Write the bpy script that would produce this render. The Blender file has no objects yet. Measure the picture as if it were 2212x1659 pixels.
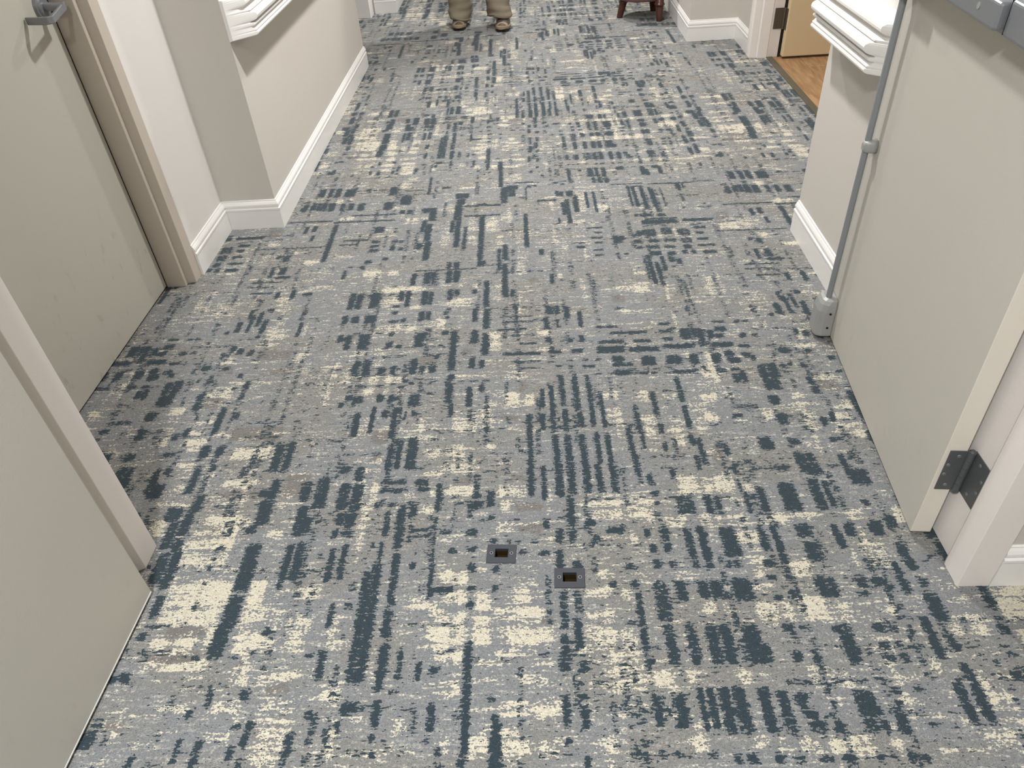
import bpy, bmesh, math, random
import numpy as np
from mathutils import Vector, Matrix
random.seed(7); np.random.seed(7)
C = bpy.context.scene.collection
R = math.radians

# ------------------------------------------------------------------ camera
W_PX, H_PX, F_PX = 2212, 1659, 1592.993
CAM_H = 1.40
pitch, roll, yaw = 0.68825084, 0.07854766, 0.05915305
def cam_axes():
    cp, sp, cr, sr, cy, sy = (math.cos(pitch), math.sin(pitch), math.cos(roll),
                              math.sin(roll), math.cos(yaw), math.sin(yaw))
    F = Vector((0, cp, -sp)); Rt = Vector((1, 0, 0)); D = Vector((0, -sp, -cp))
    R2 = cr * Rt + sr * D; D2 = -sr * Rt + cr * D
    M = Matrix(((cy, -sy, 0), (sy, cy, 0), (0, 0, 1)))
    return M @ R2, M @ D2, M @ F
ax, ad, af = cam_axes()
cam = bpy.data.cameras.new('camera')
cam.sensor_fit = 'HORIZONTAL'; cam.sensor_width = 36.0
cam.lens = F_PX / W_PX * 36.0
cam.clip_start = 0.02; cam.clip_end = 60
cam_ob = bpy.data.objects.new('camera', cam); C.objects.link(cam_ob)
m = Matrix((( ax.x, -ad.x, -af.x, 0), (ax.y, -ad.y, -af.y, 0), (ax.z, -ad.z, -af.z, CAM_H), (0, 0, 0, 1)))
cam_ob.matrix_world = m
bpy.context.scene.camera = cam_ob

# ------------------------------------------------------------------ light and exposure
vs = bpy.context.scene.view_settings
vs.view_transform = 'Standard'; vs.look = 'None'; vs.gamma = 1.0
vs.use_curve_mapping = False; vs.exposure = 0.0
world = bpy.data.worlds.new('world'); bpy.context.scene.world = world
world.use_nodes = True
world.node_tree.nodes['Background'].inputs[0].default_value = (1, 0.98, 0.95, 1)
world.node_tree.nodes['Background'].inputs[1].default_value = 0.05
def downlight(name, x, y, z, power, size, col=(1, 0.99, 0.985)):
    l = bpy.data.lights.new(name, 'AREA'); l.shape = 'DISK'; l.size = size
    l.energy = power; l.color = col
    o = bpy.data.objects.new(name, l); C.objects.link(o); o.location = (x, y, z)
    return o
CEIL = 2.50
downlight('ceiling_lamp_entry', -0.50, -0.45, CEIL - 0.03, 86, 0.30, (0.96, 0.98, 1))
downlight('ceiling_lamp_door', 0.02, 2.85, CEIL - 0.03, 48, 0.14)
downlight('ceiling_lamp_hall', 0.10, 4.55, CEIL - 0.03, 36, 0.16)
downlight('ceiling_lamp_far', 0.0, 6.50, CEIL - 0.03, 56, 0.16)
downlight('ceiling_lamp_room', 2.60, 3.90, CEIL - 0.03, 22, 0.30, (1, 0.91, 0.80))

# ------------------------------------------------------------------ materials
def srgb(r, g, b):
    f = lambda c: (c / 12.92 if c <= 0.04045 else ((c + 0.055) / 1.055) ** 2.4)
    return (f(r / 255), f(g / 255), f(b / 255), 1)
def mat(name, col, rough=0.5, metal=0.0, bump=0.0, bscale=300, var=0.0, vscale=3.0, spec=0.5):
    m = bpy.data.materials.new(name); m.use_nodes = True
    nt = m.node_tree; b = nt.nodes['Principled BSDF']
    b.inputs['Base Color'].default_value = col; b.inputs['Roughness'].default_value = rough
    b.inputs['Metallic'].default_value = metal; b.inputs['Specular IOR Level'].default_value = spec
    tc = nt.nodes.new('ShaderNodeTexCoord')
    if var > 0:
        n = nt.nodes.new('ShaderNodeTexNoise'); n.inputs['Scale'].default_value = vscale
        n.inputs['Detail'].default_value = 4
        nt.links.new(tc.outputs['Object'], n.inputs['Vector'])
        mx = nt.nodes.new('ShaderNodeMix'); mx.data_type = 'RGBA'
        mx.inputs[6].default_value = tuple(c * (1 - var) for c in col[:3]) + (1,)
        mx.inputs[7].default_value = tuple(min(1, c * (1 + var)) for c in col[:3]) + (1,)
        nt.links.new(n.outputs['Fac'], mx.inputs[0]); nt.links.new(mx.outputs[2], b.inputs['Base Color'])
    if bump > 0:
        n2 = nt.nodes.new('ShaderNodeTexNoise'); n2.inputs['Scale'].default_value = bscale
        n2.inputs['Detail'].default_value = 2
        nt.links.new(tc.outputs['Object'], n2.inputs['Vector'])
        bp = nt.nodes.new('ShaderNodeBump'); bp.inputs['Strength'].default_value = bump
        bp.inputs['Distance'].default_value = 0.002
        nt.links.new(n2.outputs['Fac'], bp.inputs['Height']); nt.links.new(bp.outputs['Normal'], b.inputs['Normal'])
    return m
def scuffed(name, col, mark, zmax, amount, rough=0.45, spec=0.4):
    """painted steel with a few dark scuffs, thickest low down where carts hit it"""
    m = mat(name, col, rough, 0, 0.10, 260, 0.03, 2.2, spec); nt = m.node_tree
    b = nt.nodes['Principled BSDF']; tc = nt.nodes['Texture Coordinate']
    src = b.inputs['Base Color'].links[0].from_socket
    mp = nt.nodes.new('ShaderNodeMapping'); mp.inputs['Scale'].default_value = (9, 9, 4)
    mp.inputs['Rotation'].default_value = (0.5, 0, 0)
    nt.links.new(tc.outputs['Object'], mp.inputs['Vector'])
    n = nt.nodes.new('ShaderNodeTexNoise'); n.inputs['Scale'].default_value = 3.0; n.inputs['Detail'].default_value = 6
    n.inputs['Roughness'].default_value = 0.65
    nt.links.new(mp.outputs['Vector'], n.inputs['Vector'])
    rmp = nt.nodes.new('ShaderNodeMapRange'); rmp.inputs[1].default_value = 0.60; rmp.inputs[2].default_value = 0.72
    rmp.inputs[4].default_value = amount
    nt.links.new(n.outputs['Fac'], rmp.inputs[0])
    sp = nt.nodes.new('ShaderNodeSeparateXYZ'); nt.links.new(tc.outputs['Object'], sp.inputs[0])
    zr = nt.nodes.new('ShaderNodeMapRange'); zr.inputs[1].default_value = zmax; zr.inputs[2].default_value = zmax * 0.5
    nt.links.new(sp.outputs['Z'], zr.inputs[0])
    mu = nt.nodes.new('ShaderNodeMath'); mu.operation = 'MULTIPLY'
    nt.links.new(rmp.outputs[0], mu.inputs[0]); nt.links.new(zr.outputs[0], mu.inputs[1])
    mx = nt.nodes.new('ShaderNodeMix'); mx.data_type = 'RGBA'
    nt.links.new(mu.outputs[0], mx.inputs[0]); nt.links.new(src, mx.inputs[6]); mx.inputs[7].default_value = mark
    nt.links.new(mx.outputs[2], b.inputs['Base Color'])
    return m
M = {}
M['wall'] = mat('wall_paint', srgb(198, 192, 184), 0.7, 0, 0.12, 420, 0.02, 1.5, 0.3)
M['wall_upper'] = mat('wall_paint_upper', srgb(218, 215, 210), 0.7, 0, 0.12, 420, 0.015, 1.5, 0.3)
M['trim'] = mat('trim_gloss_paint', srgb(229, 227, 223), 0.32, 0, 0.05, 90, 0.012, 2.0, 0.5)
M['frame'] = mat('frame_paint', srgb(226, 219, 213), 0.42, 0, 0.10, 240, 0.03, 2.0, 0.45)
M['frame_tan'] = mat('side_frame_paint', srgb(186, 176, 163), 0.5, 0, 0.10, 240, 0.02, 2.0, 0.4)
M['door'] = scuffed('door_paint', srgb(182, 178, 167), srgb(120, 108, 96), 0.45, 0.42)
M['door_clean'] = scuffed('door_leaf_paint', srgb(188, 184, 174), srgb(140, 120, 100), 0.28, 0.16)
M['door_edge'] = mat('door_edge_paint', srgb(214, 207, 194), 0.45, 0, 0.15, 120, 0.05, 5.0, 0.4)
M['tan_door'] = mat('tan_door_paint', srgb(204, 182, 146), 0.5, 0, 0.05, 200, 0.02, 2.0, 0.4)
M['steel'] = mat('satin_steel', srgb(138, 141, 145), 0.38, 0.5, 0.10, 500, 0.06, 8.0)
M['grey_paint'] = mat('grey_cast_metal', srgb(156, 156, 153), 0.42, 0.15, 0.08, 300, 0.06, 20.0)
M['rod'] = mat('grey_steel_rod', srgb(140, 144, 147), 0.38, 0.25, 0.03, 300, 0.05, 20.0)
M['hinge'] = mat('dark_steel_hinge', srgb(84, 87, 88), 0.42, 0.2, 0.06, 300, 0.12, 30.0)
M['hinge_brown'] = mat('bronze_hinge', srgb(92, 84, 72), 0.45, 0.4, 0.05, 300, 0.08, 20.0)
M['dark'] = mat('black_void', srgb(22, 20, 18), 0.9)
M['gap_fill'] = mat('dark_gap_fill', srgb(48, 42, 36), 0.8)  # shade colour for the gap beside door_1
M['strike'] = mat('dark_strike_plate', srgb(54, 57, 64), 0.55, 0.0, 0.05, 400, 0.10, 60.0, 0.3)
M['screw'] = mat('screw_steel', srgb(112, 114, 118), 0.45, 0.2)
M['grit'] = mat('brown_grit', srgb(58, 44, 22), 0.95, 0, 1.0, 900, 0.9, 500.0, 0.1)
M['strip'] = mat('rubber_reducer', srgb(84, 78, 64), 0.6, 0, 0.05, 300, 0.04, 10.0, 0.3)
M['ceiling'] = mat('ceiling_paint', srgb(232, 230, 226), 0.85, 0, 0.1, 300, 0.01)
M['khaki'] = mat('khaki_cotton', srgb(130, 121, 104), 0.9, 0, 0.4, 900, 0.10, 25.0, 0.15)
M['shirt'] = mat('blue_grey_cotton', srgb(96, 108, 124), 0.9, 0, 0.4, 900, 0.06, 20.0, 0.15)
M['skin'] = mat('skin', srgb(196, 150, 124), 0.55, 0, 0.1, 300, 0.04, 20.0)
M['hair'] = mat('hair', srgb(70, 58, 48), 0.7, 0, 0.6, 200, 0.2, 60.0)
M['shoe'] = mat('brown_leather', srgb(70, 60, 54), 0.55, 0, 0.2, 300, 0.15, 30.0)
M['sole'] = mat('tan_rubber', srgb(138, 122, 98), 0.7, 0, 0.2, 300, 0.12, 40.0)
M['outsole'] = mat('dark_outsole', srgb(34, 30, 26), 0.8)
M['mahogany'] = mat('mahogany_wood', srgb(72, 38, 28), 0.32, 0, 0.05, 200, 0.35, 30.0)
M['burgundy'] = mat('burgundy_upholstery', srgb(104, 74, 74), 0.6, 0, 0.3, 600, 0.15, 30.0)

def wood_mat():
    m = mat('oak_plank', srgb(160, 118, 76), 0.4, 0, 0, 0, 0)
    nt = m.node_tree; b = nt.nodes['Principled BSDF']; tc = nt.nodes['Texture Coordinate']
    mp = nt.nodes.new('ShaderNodeMapping'); mp.inputs['Scale'].default_value = (14, 1.6, 14)
    nt.links.new(tc.outputs['Object'], mp.inputs[0])
    oi = nt.nodes.new('ShaderNodeObjectInfo')
    ad_ = nt.nodes.new('ShaderNodeVectorMath'); ad_.operation = 'ADD'
    sc_ = nt.nodes.new('ShaderNodeMath'); sc_.operation = 'MULTIPLY'; sc_.inputs[1].default_value = 37
    nt.links.new(oi.outputs['Random'], sc_.inputs[0])
    nt.links.new(mp.outputs[0], ad_.inputs[0]); nt.links.new(sc_.outputs[0], ad_.inputs[1])
    n = nt.nodes.new('ShaderNodeTexNoise'); n.inputs['Scale'].default_value = 2.2; n.inputs['Detail'].default_value = 8
    n.inputs['Distortion'].default_value = 1.4
    nt.links.new(ad_.outputs[0], n.inputs['Vector'])
    cr = nt.nodes.new('ShaderNodeValToRGB')
    cr.color_ramp.elements[0].position = 0.3; cr.color_ramp.elements[0].color = srgb(126, 96, 66)
    cr.color_ramp.elements[1].position = 0.72; cr.color_ramp.elements[1].color = srgb(166, 132, 96)
    nt.links.new(n.outputs['Fac'], cr.inputs[0]); nt.links.new(cr.outputs[0], b.inputs['Base Color'])
    return m
M['wood'] = wood_mat()
M['wood_gap'] = mat('plank_joint', srgb(70, 48, 28), 0.8)

# ------------------------------------------------------------------ helpers
def box(bm, x0, x1, y0, y1, z0, z1, mi=0):
    vs_ = [bm.verts.new(p) for p in ((x0, y0, z0), (x1, y0, z0), (x1, y1, z0), (x0, y1, z0),
                                     (x0, y0, z1), (x1, y0, z1), (x1, y1, z1), (x0, y1, z1))]
    fs = []
    for f in ((3, 2, 1, 0), (4, 5, 6, 7), (0, 1, 5, 4), (1, 2, 6, 5), (2, 3, 7, 6), (3, 0, 4, 7)):
        fc = bm.faces.new([vs_[i] for i in f]); fc.material_index = mi; fs.append(fc)
    return vs_
def prism(bm, poly, z0, z1, mi=0):
    """closed plan polygon (counter-clockwise) raised from z0 to z1"""
    lo = [bm.verts.new((x, y, z0)) for x, y in poly]; hi = [bm.verts.new((x, y, z1)) for x, y in poly]
    n = len(poly)
    for i in range(n):
        j = (i + 1) % n
        f = bm.faces.new((lo[i], lo[j], hi[j], hi[i])); f.material_index = mi
    bm.faces.new(list(reversed(lo))).material_index = mi; bm.faces.new(hi).material_index = mi
def cyl(bm, p0, p1, r0, r1=None, seg=20, caps=True, mi=0):
    p0, p1 = Vector(p0), Vector(p1); r1 = r0 if r1 is None else r1
    d = (p1 - p0).normalized(); a = d.orthogonal().normalized(); b = d.cross(a)
    lo, hi = [], []
    for i in range(seg):
        t = 2 * math.pi * i / seg; v = a * math.cos(t) + b * math.sin(t)
        lo.append(bm.verts.new(p0 + v * r0)); hi.append(bm.verts.new(p1 + v * r1))
    for i in range(seg):
        j = (i + 1) % seg; f = bm.faces.new((lo[i], lo[j], hi[j], hi[i])); f.smooth = True; f.material_index = mi
    if caps:      # own vertices, so that the rim stays crisp
        lo = [bm.verts.new(v.co) for v in lo]; hi = [bm.verts.new(v.co) for v in hi]
        bm.faces.new(list(reversed(lo))).material_index = mi; bm.faces.new(hi).material_index = mi
def loft(bm, rings, cap=True, smooth=True, mi=0):
    vr = [[bm.verts.new(p) for p in r] for r in rings]; n = len(vr[0])
    for a, b in zip(vr, vr[1:]):
        for i in range(n):
            j = (i + 1) % n; f = bm.faces.new((a[i], a[j], b[j], b[i])); f.smooth = smooth; f.material_index = mi
    if cap:
        bm.faces.new(list(reversed(vr[0]))).material_index = mi; bm.faces.new(vr[-1]).material_index = mi
def ring(cx, cy, cz, rx, ry, n=24, rot=0.0, wob=None):
    out = []
    for i in range(n):
        t = 2 * math.pi * i / n; k = 1 + (wob(t) if wob else 0)
        x, y = rx * k * math.cos(t), ry * k * math.sin(t)
        out.append((cx + x * math.cos(rot) - y * math.sin(rot), cy + x * math.sin(rot) + y * math.cos(rot), cz))
    return out
def edge_strip(bm, path, prof, closed_ends=True, smooth=False):
    """path: plan polyline (x,y); prof: list of (d,z), d measured to the RIGHT of the walking direction; mitred"""
    P = [Vector(p) for p in path]; rows = []
    for i, p in enumerate(P):
        d0 = (P[i] - P[i - 1]).normalized() if i > 0 else None
        d1 = (P[i + 1] - P[i]).normalized() if i < len(P) - 1 else None
        n0 = Vector((d0.y, -d0.x)) if d0 else None; n1 = Vector((d1.y, -d1.x)) if d1 else None
        if n0 and n1:
            nn = (n0 + n1).normalized(); k = 1 / max(0.2, nn.dot(n0))
        else:
            nn = n0 or n1; k = 1
        rows.append([bm.verts.new((p.x + nn.x * d * k, p.y + nn.y * d * k, z)) for d, z in prof])
    n = len(prof)
    for a, b in zip(rows, rows[1:]):
        for i in range(n - 1):
            f = bm.faces.new((a[i], b[i], b[i + 1], a[i + 1])); f.smooth = smooth
        bm.faces.new((a[n - 1], b[n - 1], b[0], a[0]))
    if closed_ends:
        bm.faces.new(list(reversed(rows[0]))); bm.faces.new(rows[-1])
def obj(name, bm, mats, parent=None, bevel=0.0, seg=2, smooth_angle=None, **props):
    bmesh.ops.recalc_face_normals(bm, faces=bm.faces[:])
    me = bpy.data.meshes.new(name); bm.to_mesh(me); bm.free()
    for mm in (mats if isinstance(mats, (list, tuple)) else [mats]): me.materials.append(mm)
    o = bpy.data.objects.new(name, me); C.objects.link(o)
    if parent: o.parent = parent
    if bevel > 0:
        b = o.modifiers.new('edge', 'BEVEL'); b.width = bevel; b.segments = seg; b.limit_method = 'ANGLE'
        b.angle_limit = R(40); b.use_clamp_overlap = True
    for k, v in props.items(): o[k] = v
    return o
def struct(name, bm, mats, label=None, **kw):
    o = obj(name, bm, mats, None, kind='structure', **kw)
    if label: o['label'] = label
    return o
def empty(name, loc=(0, 0, 0), rotz=0.0):
    o = bpy.data.objects.new(name, None); C.objects.link(o); o.location = loc; o.rotation_euler = (0, 0, rotz)
    o.empty_display_size = 0.05
    return o
def tag(o, label, cat, group=None):
    o['label'] = label; o['category'] = cat
    if group: o['group'] = group
    return o
NB = bmesh.new

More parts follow.
